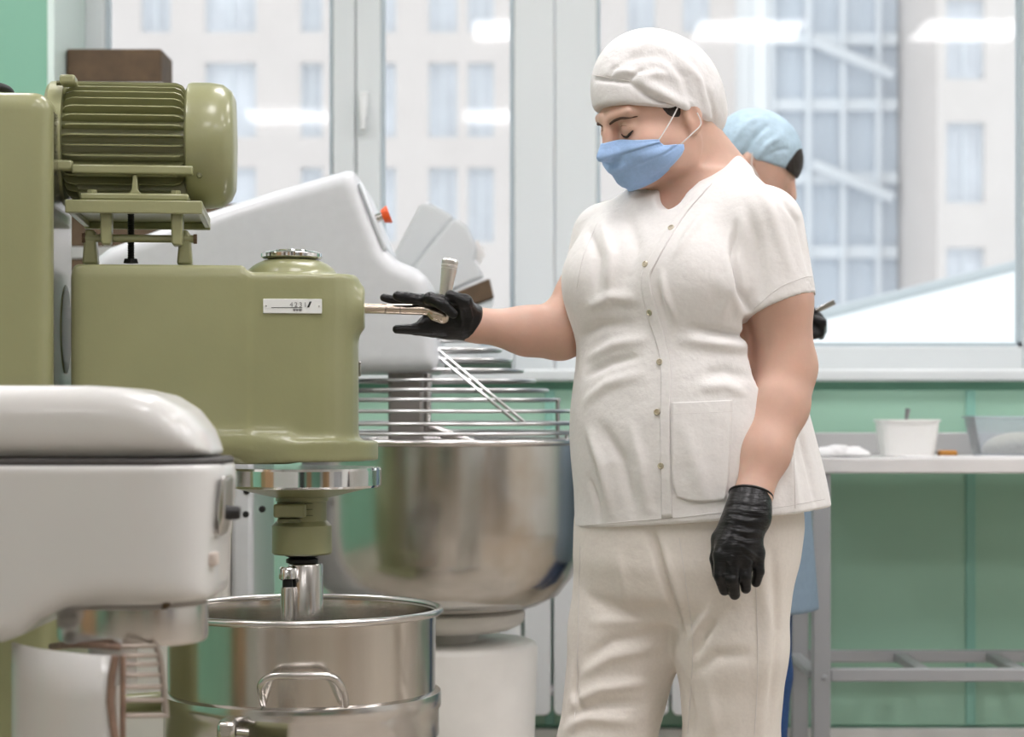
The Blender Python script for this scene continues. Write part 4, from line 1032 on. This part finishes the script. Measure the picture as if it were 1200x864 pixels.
# neck and head
f.cone(H(-.028, 0, -.045), NB, .054, .066, .035)
f.cone(H(-.055, 0, -.03), J(846, 206, .07), .040, .05, .04)
f.ell(H(-.012, 0, .040), (.100, .076, .094), HR, .02)
f.ell(H(.028, 0, -.024), (.070, .059, .067), HR, .03)
f.ell(H(.020, 0, -.052), (.060, .052, .040), HR, .02)
f.ell(H(.074, 0, -.074), (.026, .026, .018), HR, .03)
for s_ in (-1, 1):
    f.ell(H(.060, s_*.040, -.022), (.030, .026, .026), HR, .03)
    f.ell(H(.097, s_*.034, .014), (.018, .020, .014), HR, .018, 's')
    f.ell(H(.078, s_*.032, .010), (.0165, .0165, .0145), HR, .006)
    f.cone(H(.092, s_*.014, .036), H(.080, s_*.046, .038), .010, .009, .015)
    f.ell(H(.018, s_*.060, -.050), (.04, .012, .03), HR, .03)
f.chain([H(.094, 0, .030), H(.103, 0, .008), H(.116, 0, -.018)], [.0085, .0088, .0115], .012)
for s_ in (-1, 1): f.ell(H(.102, s_*.011, -.020), (.010, .008, .008), HR, .008)
f.ell(H(.092, 0, -.046), (.012, .024, .006), HR, .010).ell(H(.089, 0, -.056), (.011, .020, .007), HR, .008)
# ears: rim, hollow, lobe
for s_ in (-1, 1):
    er = np.array(Matrix.Rotation(0, 3, 'Z'))
    f.ell(H(-.018, s_*.078, -.004), (.019, .009, .031), HR, .006); f.ell(H(-.014, s_*.087, .000), (.010, .006, .018), HR, .004, 's'); f.ell(H(-.010, s_*.078, -.030), (.009, .006, .009), HR, .006)
body, bb = field_obj('body', f, skin, pr, relax=1)
# --- tunic
f = Field((.02, 3.10, .74), (.62, 3.80, 1.50), .0034)
loft(f, TOR, e_=2.4)
tc_ = Vector(((797-600)*PY/FPX, PY+.02, 0))
for s_, w_ in ((-1, .078), (1, .080)):
    c = tc_+TF*.088+TL*(s_*.080); c.z = CZ+(HZ-330)/681
    f.ell(c, (.072, w_, .072), TR, .07)
c = tc_+TF*.075; c.z = CZ+(HZ-500)/681
f.ell(c+Vector((.01, 0, 0)), (.078, .14, .13), TR, .08)
f.cone(J(846, 214, .045), NS+Vector((-.012, 0, .0)), .048, .064, .03).cone(NB+Vector((0, 0, -.022)), FS, .060, .058, .03)
f.cone(J(846, 214, .045), J(815, 222, .07), .048, .05, .03)
f.cone(NS, J(919, 395, -.112), .070, .0635, .012, flat=(False, True))
f.cone(FS, J(682, 368, .098), .060, .052, .012, flat=(False, True))
# open sleeves, hem, neckline
f.cone(J(915, 345, -.109), J(921, 410, -.113), .0535, .0535, .002, 's'); f.cone(J(688, 345, .10), J(668, 396, .090), .0485, .0485, .002, 's')
f.cut(J(914, 355, -.112), J(928, 430, -.112), .078, J(917, 361, -.112), (.33, -.2, -.9))
f.cut(J(680, 345, .105), J(655, 400, .085), .060, J(672, 338, .095), (-.55, -.1, -.8))
f.cone(H(-.03, 0, -.07), NB+Vector((-.005, .0, .01)), .061, .062, .004, 's')
npa, npb, npd = J(860, 181, .01), J(804, 223, -.075), J(745, 217, .03)
nn = (npb-npa).cross(npd-npa); nn = nn if nn.z > 0 else -nn
f.cut(H(-.03, 0, -.05), J(800, 222, -.02), .090, npb, nn)
pa, pb_, pc_ = J(678, 622, -.08), J(800, 613, -.13), J(971, 592, .03)
nrm = (pb_-pa).cross(pc_-pa); nrm = -nrm if nrm.z > 0 else nrm
f.half(pa, nrm, .003)
f.cone(H(-.03, 0, -.07), NB+Vector((.0, .0, .0)), .062, .063, .004, 's')
f.cone(NB+Vector((0, 0, .01)), J(782, 228, -.075), .050, .026, .006, 's')
tf = [([(862, 262), (860, 300), (866, 340), (880, 366)], .006, -.011), ([(852, 300), (858, 340), (868, 372)], .010, .006),
      ([(812, 385), (850, 391), (884, 396)], .007, -.009), ([(800, 398), (846, 404), (880, 408)], .010, .006),
      ([(776, 320), (780, 345), (790, 372)], .006, .005), ([(770, 335), (776, 360), (782, 380)], .006, -.004),
      ([(690, 420), (720, 404), (757, 398)], .010, .006), ([(688, 440), (716, 425), (748, 418)], .008, -.006), ([(686, 470), (712, 450), (752, 438)], .010, .005),
      ([(684, 395), (704, 382), (740, 380)], .010, -.006), ([(690, 505), (706, 545), (716, 600)], .012, .007), ([(705, 500), (728, 540), (742, 600)], .012, -.006),
      ([(740, 500), (752, 545), (760, 605)], .012, .005), ([(800, 500), (815, 540), (830, 600)], .014, .004), ([(915, 500), (925, 545), (935, 600)], .012, .006), ([(935, 500), (948, 545), (957, 592)], .010, -.006),
      ([(886, 215), (905, 250), (930, 330)], .010, .004), ([(872, 235), (885, 280), (893, 345)], .010, -.005), ([(910, 225), (935, 260), (948, 320)], .007, -.004),
      ([(690, 270), (700, 300), (700, 340)], .008, -.007), ([(706, 262), (716, 300), (712, 340)], .010, .006), ([(735, 250), (745, 290), (735, 330)], .012, -.005),
      ([(690, 360), (716, 348), (745, 350)], .010, .006), ([(830, 245), (812, 268), (790, 300)], .008, .005), ([(845, 320), (850, 350), (845, 375)], .012, .005),
      ([(822, 440), (850, 436), (878, 442)], .010, -.004), ([(820, 455), (850, 452), (874, 462)], .010, .004), ([(690, 560), (700, 590), (702, 615)], .007, -.005)]
tunic, tb_ = field_obj('tunic', f, cloth, pr, relax=2, pfolds=[(a_, w_, m_*1.4) for a_, w_, m_ in tf])
def line(name, bv, uv, r, m, parent, off=.0004, n=6):
    uv2 = smoothpath([Vector((u, v, 0)) for u, v in uv], n); p = hits(bv, [(q_.x, q_.y) for q_ in uv2], off)
    if len(p) > 1: return MB().tube(p, r, 6).build(name, m, parent)
def patch(name, bv, rows, off, m, parent, n=10, th=.0):
    """cloth patch lying on a surface: rows of pixels (same count), refined and dropped on the surface"""
    v = []; R_ = []
    for r_ in rows:
        sp_ = smoothpath([Vector((u, w, 0)) for u, w in r_], n); R_.append(sp_)
    cols = len(R_[0]); R2 = []
    for j in range(cols): R2.append(smoothpath([R_[i][j] for i in range(len(R_))], n))
    nr_ = len(R2[0])
    for j in range(cols):
        for i in range(nr_):
            h_ = hit(bv, R2[j][i].x, R2[j][i].y, off)
            if h_ is None: return None
            v.append(h_)
    fs = [(j*nr_+i, (j+1)*nr_+i, (j+1)*nr_+i+1, j*nr_+i+1) for j in range(cols-1) for i in range(nr_-1)]
    o = mesh_obj(name, v, fs, m, parent, angle=80); md = o.modifiers.new('solid', 'SOLIDIFY'); md.thickness = max(off, .001)*1.2; md.offset = 0
    return o
# front flap that ends in the curved placket seam, pocket, snaps, stitching
patch('placket', tb_, [[(818, 224), (834, 216)], [(786, 264), (800, 256)], [(757, 312), (770, 307)], [(752, 330), (762, 330)], [(760, 372), (772, 370)], [(774, 424), (785, 424)], [(774, 500), (785, 500)], [(775, 560), (786, 560)], [(776, 607), (788, 606)]], .0016, cloth, tunic, 6)
line('seam', tb_, [(834, 215), (800, 256), (770, 306), (762, 330), (772, 370), (785, 424), (785, 500), (786, 560), (788, 607)], .0007, seamc, tunic)
line('seam', tb_, [(700, 262), (684, 300), (676, 338)], .0006, seamc, tunic)
po = patch('pocket', tb_, [[(787, 472), (812, 471), (836, 470), (858, 469)], [(787, 486), (812, 485), (836, 484), (857, 483)], [(787, 520), (812, 519), (836, 519), (856, 518)], [(788, 560), (812, 560), (836, 560), (854, 559)], [(793, 582), (812, 588), (836, 588), (850, 586)]], .0016, cloth, tunic, 5)
line('pocket_hem', tb_, [(787, 485.5), (812, 484.5), (836, 483.5), (858, 482.5)], .0006, seamc, tunic, .0022)
line('seam', tb_, [(788, 470), (787, 520), (788, 570), (806, 588), (836, 588), (855, 586)], .0006, seamc, tunic, .0012)
line('seam', tb_, [(884, 362), (912, 338), (940, 326), (953, 324)], .0005, seamc, tunic)
line('hem_stitch', tb_, [(680, 616), (740, 611), (800, 606), (850, 600)], .0007, seamc, tunic)
line('hem_stitch', tb_, [(905, 596), (940, 590), (966, 585)], .0007, seamc, tunic)
line('seam', tb_, [(924, 480), (930, 540), (932, 596)], .0007, seamc, tunic)
for u, v in ((787, 268), (757, 310), (762, 366), (773.5, 424.5), (770.5, 483), (775, 546)):
    h_ = hit(tb_, u, v, .0)
    if h_ is None: continue
    d_ = (h_-hit(tb_, u, v, .01)).normalized()
    MB().lathe([(0, .0034), (.0034, .0032), (.0042, .0045), (.0052, .0042), (.0058, .0015), (.0055, 0)], (0, 0, 0), 16).build('snap_button', mat('snap_brass', (.62, .56, .44), .3, .8), tunic).matrix_basis = Matrix.Translation(h_) @ (-d_).to_track_quat('Z', 'Y').to_matrix().to_4x4()
# --- trousers
f = Field((.02, 3.16, .02), (.56, 3.74, .96), .0042)
loft(f, [(480, 815, .180, .145), (560, 812, .188, .150), (620, 808, .190, .155), (660, 806, .184, .152), (700, 806, .145, .135), (725, 806, .10, .09)], k=.02)
f.cone(J(860, 620, -.035), J(856, 760, -.035), .112, .094, .035).cone(J(858, 760, -.035), J(857, 880, -.02), .094, .080, .02).cone(J(857, 880, -.02), NA, .080, .074, .02, flat=(False, True))
f.cone(J(755, 620, .065), J(735, 740, .06), .120, .100, .03).cone(J(735, 740, .06), J(709, 880, .035), .100, .082, .02).cone(J(709, 880, .035), FA_, .082, .074, .02, flat=(False, True))
tf = [([(762, 622), (780, 680), (800, 742)], .008, -.012), ([(775, 640), (790, 690), (806, 740)], .010, .005), ([(690, 770), (716, 752), (765, 744)], .010, -.007), ([(684, 790), (716, 770), (770, 758)], .010, .007),
      ([(672, 824), (705, 808), (760, 800)], .010, .008), ([(668, 838), (700, 826), (750, 824)], .008, -.007), ([(664, 855), (690, 842), (740, 846)], .010, .008), ([(690, 700), (730, 715), (790, 712)], .012, -.004),
      ([(695, 730), (735, 728), (785, 726)], .010, .005), ([(676, 780), (672, 810), (680, 830)], .008, -.008), ([(812, 790), (840, 770), (880, 768)], .012, -.005), ([(806, 760), (818, 735), (832, 715)], .008, .007), ([(815, 770), (826, 745), (838, 728)], .007, -.007),
      ([(890, 640), (900, 740), (890, 860)], .014, .006), ([(905, 650), (912, 740), (900, 860)], .010, -.006), ([(830, 800), (836, 840), (838, 864)], .010, .004), ([(806, 800), (812, 840), (808, 864)], .008, -.005), ([(722, 640), (730, 680), (738, 730)], .014, .004)]
trs, trb = field_obj('trousers', f, cloth_tr, pr, relax=2, pfolds=[(a_, w_, m_*1.3) for a_, w_, m_ in tf])
line('crease', trb, [(680, 640), (678, 720), (676, 800), (672, 860)], .0005, seamc, trs)
line('crease', trb, [(796, 630), (806, 700), (812, 760), (806, 860)], .0005, seamc, trs)
line('crease', trb, [(886, 690), (888, 780), (884, 862)], .0005, seamc, trs)
for A_ in (NA, FA_):
    f = Field((A_.x-.22, A_.y-.16, -.01), (A_.x+.10, A_.y+.10, .14), .004)
    d_ = Vector((-.84, -.54, 0)); a_ = Vector((A_.x, A_.y, 0))
    f.cone(a_-d_*.03+Vector((0, 0, .055)), a_+d_*.12+Vector((0, 0, .035)), .055, .048, .02); f.half((0, 0, .002), (0, 0, -1), .002)
    field_obj('shoe', f, mat('white_clog', (.75, .75, .74), .4), pr)
# --- cap
f = Field((H(0, 0, 0)-Vector((.17, .20, .10))), (H(0, 0, 0)+Vector((.19, .22, .22))), .0032)
f.ell(H(-.010, 0, .040), (.112, .088, .102), HR, .02)
for (u, v, dy, r_) in ((742, 90, -.02, .056), (762, 86, -.0, .062), (794, 106, .025, .060), (768, 98, .05, .055)):
    f.ell(P(u, v, 3.43+dy), (r_, r_*1.0, r_), None, .05)
n_ = (HU*1.0-HF*.50).normalized(); p0_ = H(0, 0, .011)
f.half(p0_, -n_, .004)
for (u, v, dy, r_) in ((814, 120, .045, .046), (826, 134, .05, .030), (828, 142, .045, .022), (812, 122, -.01, .028)):
    f.ell(P(u, v, 3.43+dy), (r_, r_*1.15, r_), None, .03)
cf = [([(697, 93), (716, 94), (738, 97)], .004, -.008), ([(738, 97), (760, 112), (785, 125), (812, 134)], .005, -.010), ([(740, 90), (765, 104), (790, 118), (818, 130)], .010, .007), ([(720, 84), (735, 84), (752, 86)], .006, .006), ([(712, 92), (718, 82), (726, 76)], .005, -.004),
      ([(738, 94), (746, 86), (754, 82)], .004, -.006), ([(752, 92), (768, 86), (786, 90)], .007, .005), ([(735, 60), (760, 52), (785, 58)], .010, .004), ([(780, 70), (800, 90), (812, 120)], .009, -.006), ([(795, 66), (818, 92), (830, 125)], .009, .006), ([(806, 120), (818, 140), (826, 154)], .006, -.007), ([(825, 100), (836, 125), (838, 150)], .007, -.005), ([(760, 70), (785, 80), (800, 100)], .010, .005), ([(730, 72), (750, 66), (772, 68)], .008, -.004)]
cap, cb = field_obj('cap', f, cloth_cap, pr, relax=2, pfolds=cf)
line('band_seam', cb, [(695, 88), (715, 91), (738, 95)], .0006, seamc, cap)
# --- hair peeping out at ear and nape
f = Field((H(0, 0, 0)-Vector((.14, .16, .12))), (H(0, 0, 0)+Vector((.14, .16, .14))), .003)
f.ell(H(-.016, 0, .034), (.101, .0785, .092), HR, .0)
n2 = (HU*.35-HF*1.0).normalized(); f.half(H(.022, 0, .0), -n2, .004)
f.half(H(-.03, 0, -.012), -(HU*1.0-HF*.2).normalized(), .006)
field_obj('hair', f, hair_d, pr)
# --- face details on the visible side and its mirror
def face_line(name, pts, r, m, off=.0005):
    out = []
    for f_, l_, u_ in pts:
        o_ = H(f_+.08, l_, u_); h_ = bb.ray_cast(o_, -HF)
        if h_[0] is not None: out.append(h_[0]+HF*off)
    if len(out) > 1: MB().tube(smoothpath(out, 4), np.interp(np.linspace(0, 1, (len(out)-1)*4+1), np.linspace(0, 1, len(r)), r), 8).build(name, m, pr)
brow = mat('eyebrow_hair', (.075, .040, .025), .8); lash = mat('eyelash', (.02, .013, .01), .6)
for s_ in (-1, 1):
    face_line('eyebrow', [(.09, s_*.012, .0275), (.09, s_*.024, .0310), (.09, s_*.037, .0318), (.085, s_*.045, .0290), (.08, s_*.050, .0255)], [.0018, .0027, .0022, .0008], brow, .0002)
    face_line('eyelashes', [(.09, s_*.019, .005), (.09, s_*.026, .0005), (.09, s_*.034, -.001), (.09, s_*.041, .002), (.09, s_*.047, .006)], [.0008, .0016, .0022, .0022, .0010], lash, .0008)
    face_line('eyelid_crease', [(.09, s_*.020, .013), (.09, s_*.029, .0185), (.09, s_*.038, .018), (.09, s_*.045, .012)], [.0003, .0006, .0006, .0003], mat('lid_crease', (.34, .18, .12), .7), .0)
# --- mask: wrapped round the lower face, gathered at the sides
rows, cols = 52, 61; v = []
def surf(phi, uu):
    d_ = HF*math.cos(phi)+HL*math.sin(phi); o_ = H(.01, 0, uu)+d_*.2; h_ = bb.ray_cast(o_, -d_)
    return .2-h_[3] if h_[0] is not None else .07
rad = np.zeros((rows, cols)); us = np.zeros((rows, cols)); ph = np.zeros((rows, cols))
for i in range(rows):
    s_ = i/(rows-1)
    pm = math.radians(np.interp(s_, [0, .12, .30, .42, .55, .8, 1.0], [57, 57, 60, 72, 84, 82, 76]))
    for j in range(cols):
        t = -1+2*j/(cols-1); phi = pm*t
        u_top = .001-.022*abs(t)**1.4; u_bot = -.092+.030*abs(t)**2.4
        uu = u_top+(u_bot-u_top)*s_
        us[i, j] = uu; ph[i, j] = phi; rad[i, j] = max(surf(phi, max(uu, -.078)), .035)*(1-.10*max(0, (s_-.75)/.25)**2)
rs_ = rad.copy()
for _ in range(14):                       # the cloth spans hollows instead of following them
    p_ = np.pad(rs_, 1, mode='edge'); av = (p_[:-2, 1:-1]+p_[2:, 1:-1]+p_[1:-1, :-2]+p_[1:-1, 2:])/4
    rs_ = np.maximum(rad, av)
for i in range(rows):
    for j in range(cols):
        s_ = i/(rows-1); t = -1+2*j/(cols-1); w_ = 1-abs(t)**3
        sw = (s_*3.2+abs(t)*.5) % 1.0; pleat = .0042*(sw-.5 if sw < .86 else (1-sw)/.14*.86-.5+0*sw)*(.55+.45*abs(t))
        bulge = .010*math.sin(math.pi*min(1, s_*1.05))*w_
        d_ = HF*math.cos(ph[i, j])+HL*math.sin(ph[i, j])
        v.append(H(.01, 0, us[i, j])+d_*(rs_[i, j]+.0032+bulge+pleat*(0 if s_ < .08 else 1)))
fs = [(i*cols+j, i*cols+j+1, (i+1)*cols+j+1, (i+1)*cols+j) for i in range(rows-1) for j in range(cols-1)]
mk = mesh_obj('face_mask', v, fs, maskblue, pr, angle=80); md = mk.modifiers.new('solid', 'SOLIDIFY'); md.thickness = .0016; md.offset = 0
for s_, j in ((-1, 0), (1, cols-1)):
    top = v[0*cols+j]; low = v[26*cols+j]
    ear1, ear2 = H(-.004, s_*.0800, .026), H(-.020, s_*.0905, -.022)
    MB().tube(smoothpath([top, top.lerp(ear1, .5)+HL*s_*.004, ear1]), .0012, 6).build('ear_loop', strapw, mk)
    MB().tube(smoothpath([low, low.lerp(ear2, .5)+HL*s_*.003, ear2, ear2+HU*.02]), .0012, 6).build('ear_loop', strapw, mk)
# --- gloves
def hand_near():
    f = Field(J(815, 725, -.32), J(925, 560, -.12), .0019)
    w0 = J(880, 580, -.196); f.cone(w0, J(876, 605, -.212), .0350, .034, .01, flat=(True, False))
    f.cone(J(876, 605, -.212), J(862, 640, -.232), .034, .030, .02)
    kn = [(846, 651, -.245), (859, 655, -.250), (873, 655, -.243), (886, 648, -.230)]
    md_ = [(844, 675, -.252), (858, 680, -.258), (873, 677, -.250), (889, 670, -.236)]
    tp = [(849, 692, -.243), (861, 697, -.247), (874, 690, -.241), (886, 683, -.230)]
    for k_, m_, t_, r_ in zip(kn, md_, tp, (.0108, .0110, .0104, .0096)):
        f.cone(J(870, 615, -.222), J(*k_), .026, .0148, .012); f.cone(J(*k_), J(*m_), .0135, r_, .005); f.cone(J(*m_), J(*t_), r_, r_*.82, .002)
    f.cone(J(862, 612, -.205), J(845, 632, -.215), .020, .0155, .015); f.cone(J(845, 632, -.215), J(840, 655, -.222), .0145, .0115, .006); f.cone(J(840, 655, -.222), J(841, 673, -.228), .0112, .0090, .004)
    g = [([(858+3*math.sin(k_*2.1), 590+6*k_), (876, 593+6.3*k_), (898-k_, 595+6*k_)], .0022, .0014*(1 if k_ % 2 else -1)) for k_ in range(8)]
    g += [([(868, 640), (880, 648), (892, 656)], .0022, .0016), ([(868, 646), (880, 655), (888, 664)], .002, -.0014), ([(850, 655), (856, 665), (858, 672)], .002, .001)]
    o, _ = field_obj('glove', f, glove, pr, pfolds=g)
    ax = (J(880, 578, -.195)-J(876, 605, -.212)).normalized(); u_ = ax.orthogonal().normalized(); w_ = ax.cross(u_); c = J(880, 580, -.196)
    MB().tube([c+(u_*math.cos(a)+w_*math.sin(a))*.0345 for a in np.linspace(0, 2*math.pi, 40, endpoint=False)], .0024, 8, closed=True).build('rolled_cuff', glove, o)
hand_near()
def hand_far():
    def G(u, v, dy=0): return P(u, v, LY+dy)
    f = Field(G(432, 415, -.09), G(580, 325, .14), .0019)
    f.cone(G(557, 380, .04), G(545, 376, .04), .0300, .030, .01, flat=(True, False))
    f.cone(G(545, 376, .04), G(522, 378, .036), .030, .025, .02)
    f.cone(G(522, 380, .036), G(500, 381, .034), .024, .0170, .015)
    f.cone(G(505, 385, .034), G(488, 386, .030), .0150, .0105, .008).cone(G(488, 386, .030), G(465, 386, .022), .0100, .0078, .004)
    f.cone(G(520, 366, .040), G(486, 354, .026), .016, .0095, .01).cone(G(486, 354, .026), G(470, 354, .016), .0095, .0085, .004).cone(G(470, 354, .016), G(450, 349, .010), .0083, .0072, .004)
    f.cone(G(522, 362, .025), G(496, 352, -.006), .016, .0105, .01).cone(G(496, 352, -.006), G(478, 349.5, -.014), .0102, .0098, .004).cone(G(478, 349.5, -.014), G(466, 347, -.014), .0098, .0088, .004)
    f.cone(G(535, 358, .012), G(504, 350, -.020), .015, .0105, .010).cone(G(504, 350, -.020), G(519, 357, -.030), .0108, .0100, .004).cone(G(519, 357, -.030), G(531, 368, -.026), .0098, .0082, .004)
    f.cone(G(550, 372, .020), G(544, 355, -.006), .022, .0145, .012).cone(G(544, 355, -.006), G(528, 347, -.020), .0140, .0100, .006)
    g = [([(548, 352), (553, 372), (548, 395)], .0025, .002), ([(541, 350), (546, 372), (541, 395)], .0025, -.0016), ([(534, 352), (539, 362), (540, 374)], .002, .0012)]
    o, _ = field_obj('glove', f, glove, pr, pfolds=g)
    ax = (G(557, 380, .04)-G(545, 376, .04)).normalized(); u_ = ax.orthogonal().normalized(); w_ = ax.cross(u_); c = G(557, 380, .04)
    MB().tube([c+(u_*math.cos(a)+w_*math.sin(a))*.0298 for a in np.linspace(0, 2*math.pi, 40, endpoint=False)], .0022, 8, closed=True).build('rolled_cuff', glove, o)
hand_far()

# ================================================================== SECOND WORKER AT THE TABLE
QY = 4.80
def K(u, v, dy=0.0): return P(u, v, QY+dy)
p2 = empty('person', (K(895, 0).x, QY, 0), 'person in light blue cap and blue apron bending over the table end', 'person')
pt = math.radians(30); F2 = Vector((math.cos(pt)*.985, -math.cos(pt)*.17, -math.sin(pt))); L2_ = Vector((.17, .985, 0)); U2 = F2.cross(L2_).normalized()
R2m = np.array([list(F2), list(L2_), list(U2)]).T; O2 = K(884, 196)
def H2(a, b, c): return O2+F2*a+L2_*b+U2*c
f = Field((.30, 4.45, -.01), (1.0, 5.15, 1.70), .007)
f.ell(H2(-.01, 0, .03), (.10, .076, .09), R2m, .02); f.ell(H2(.028, 0, -.04), (.068, .06, .08), R2m, .03); f.chain([H2(.09, 0, .02), H2(.115, 0, -.02)], [.009, .012], .015)
for s_ in (-1, 1): f.ell(H2(-.015, s_*.078, -.005), (.018, .009, .03), R2m, .006)
f.cone(H2(-.03, 0, -.06), K(848, 262), .052, .06, .03)
f.ell(K(850, 380), (.12, .16, .26), None, .04); f.ell(K(862, 520), (.13, .17, .16), None, .06)
for s_ in (-1, 1):
    sh_ = K(850, 285, s_*.17); el_ = K(868, 400, s_*.2); wr_ = K(938, 385, -.10 if s_ < 0 else .06)
    f.cone(K(850, 270), sh_, .05, .045, .03).cone(sh_, el_, .042, .038, .03).cone(el_, wr_, .04, .028, .02).cone(wr_, K(955, 380, -.11 if s_ < 0 else .05), .026, .02, .01)
    f.cone(K(880, 600, s_*.08), K(893, 780, s_*.10), .065, .055, .04).cone(K(893, 780, s_*.10), K(890, 935, s_*.10), .055, .04, .02).cone(K(890, 942, s_*.10), K(925, 952, s_*.10), .035, .03, .02)
field_obj('body', f, skin, p2)
f = Field((.30, 4.45, .30), (.95, 5.15, 1.50), .006)
f.ell(K(850, 380), (.135, .175, .27), None, .04); f.ell(K(864, 520), (.145, .185, .17), None, .06)
for s_ in (-1, 1): f.cone(K(850, 284, s_*.165), K(868, 395, s_*.2), .068, .056, .04)
for s_ in (-.07, .07): f.cone(K(872, 560, s_), K(889, 720, s_), .150, .142, .05, flat=(False, True))
f.half(K(889, 712), (0, 0, -1), .003)
field_obj('apron', f, apronblue, p2)
f = Field((.36, 4.5, .04), (.95, 5.1, .70), .006)
for s_ in (-1, 1): f.cone(K(882, 640, s_*.085), K(891, 790, s_*.10), .095, .072, .03).cone(K(891, 790, s_*.10), K(888, 935, s_*.10), .072, .06, .02, flat=(False, True))
field_obj('jeans', f, jeans, p2)
for s_ in (-1, 1):
    f = Field(K(860, 975, s_*.10-.09), K(960, 900, s_*.10+.09), .005)
    f.cone(K(885, 946, s_*.10), K(925, 950, s_*.10), .045, .042, .02); f.half((0, 0, .003), (0, 0, -1), .002)
    field_obj('shoe', f, MATS['white_clog'], p2)
f = Field(O2-Vector((.2, .2, .16)), O2+Vector((.2, .2, .2)), .004)
f.ell(H2(-.012, 0, .042), (.106, .084, .094), R2m, .02); f.ell(H2(-.05, 0, .03), (.06, .078, .075), R2m, .03)
f.half(H2(0, 0, .012), -(U2-F2*.22).normalized(), .004)
cf = [([(870, 185), (885, 160), (900, 145)], .007, -.006), ([(885, 188), (902, 168), (915, 160)], .007, .006), ([(860, 165), (875, 145), (895, 135)], .008, .005), ([(895, 186), (912, 176), (926, 174)], .005, -.004)]
field_obj('cap', f, capblue, p2, relax=2, pfolds=cf)
f = Field(O2-Vector((.2, .2, .16)), O2+Vector((.2, .2, .2)), .003)
f.ell(H2(-.002, 0, .034), (.106, .080, .088), R2m, .0); f.half(H2(.070, 0, .0), -F2, .004); f.half(H2(.05, 0, .030), -(U2+F2*.1).normalized(), .004)
field_obj('hair', f, hair_d, p2)
v = []; n = 15
for i in range(8):
    for j in range(n):
        phi = math.radians(-75+150*j/(n-1)); uu = -.03-.08*i/7; v.append(H2(.015, 0, uu)+(F2*math.cos(phi)*.102+L2_*math.sin(phi)*.068)*(1-.25*(i/7)**2))
o = mesh_obj('face_mask', v, [(i*n+j, i*n+j+1, (i+1)*n+j+1, (i+1)*n+j) for i in range(7) for j in range(n-1)], maskblue, p2); md = o.modifiers.new('solid', 'SOLIDIFY'); md.thickness = .002
MB().tube([v[0], H2(.0, -.082, -.005), H2(-.012, -.087, .02)], .0015, 6).build('ear_loop', strapw, p2)
for s_ in (-1, 1):
    f = Field(K(915, 425, -.2), K(985, 340, .16), .003); dy = -.105 if s_ < 0 else .055
    f.cone(K(936, 385, dy), K(952, 378, dy), .030, .030, .01)
    for k_ in range(4): f.chain([K(954, 374+3*k_, dy-.025+.016*k_), K(963, 378+3*k_, dy-.03+.016*k_), K(962, 388+2*k_, dy-.025+.016*k_)], [.013, .011, .009], .006)
    f.chain([K(946, 384, dy-.02), K(954, 392, dy-.028), K(961, 392, dy-.024)], [.014, .011, .009], .006)
    field_obj('glove', f, glove, p2)
tg = empty('scraper', (K(962, 0).x, QY-.12, K(0, 360, -.12).z), 'small metal scraper held in the black glove of the blue-capped worker', 'scraper')
MB().tube([K(950, 372, -.12), K(956, 362, -.12)], .008, 10).build('handle', darkmetal, tg)
MB().prism([(K(953, 363, -.12).x, K(0, 363, -.12).z), (K(960, 366, -.12).x, K(0, 366, -.12).z), (K(979, 357, -.12).x, K(0, 357, -.12).z), (K(976, 351, -.12).x, K(0, 351, -.12).z)], QY-.13, QY-.122).build('blade', steel, tg, bevel=.001)
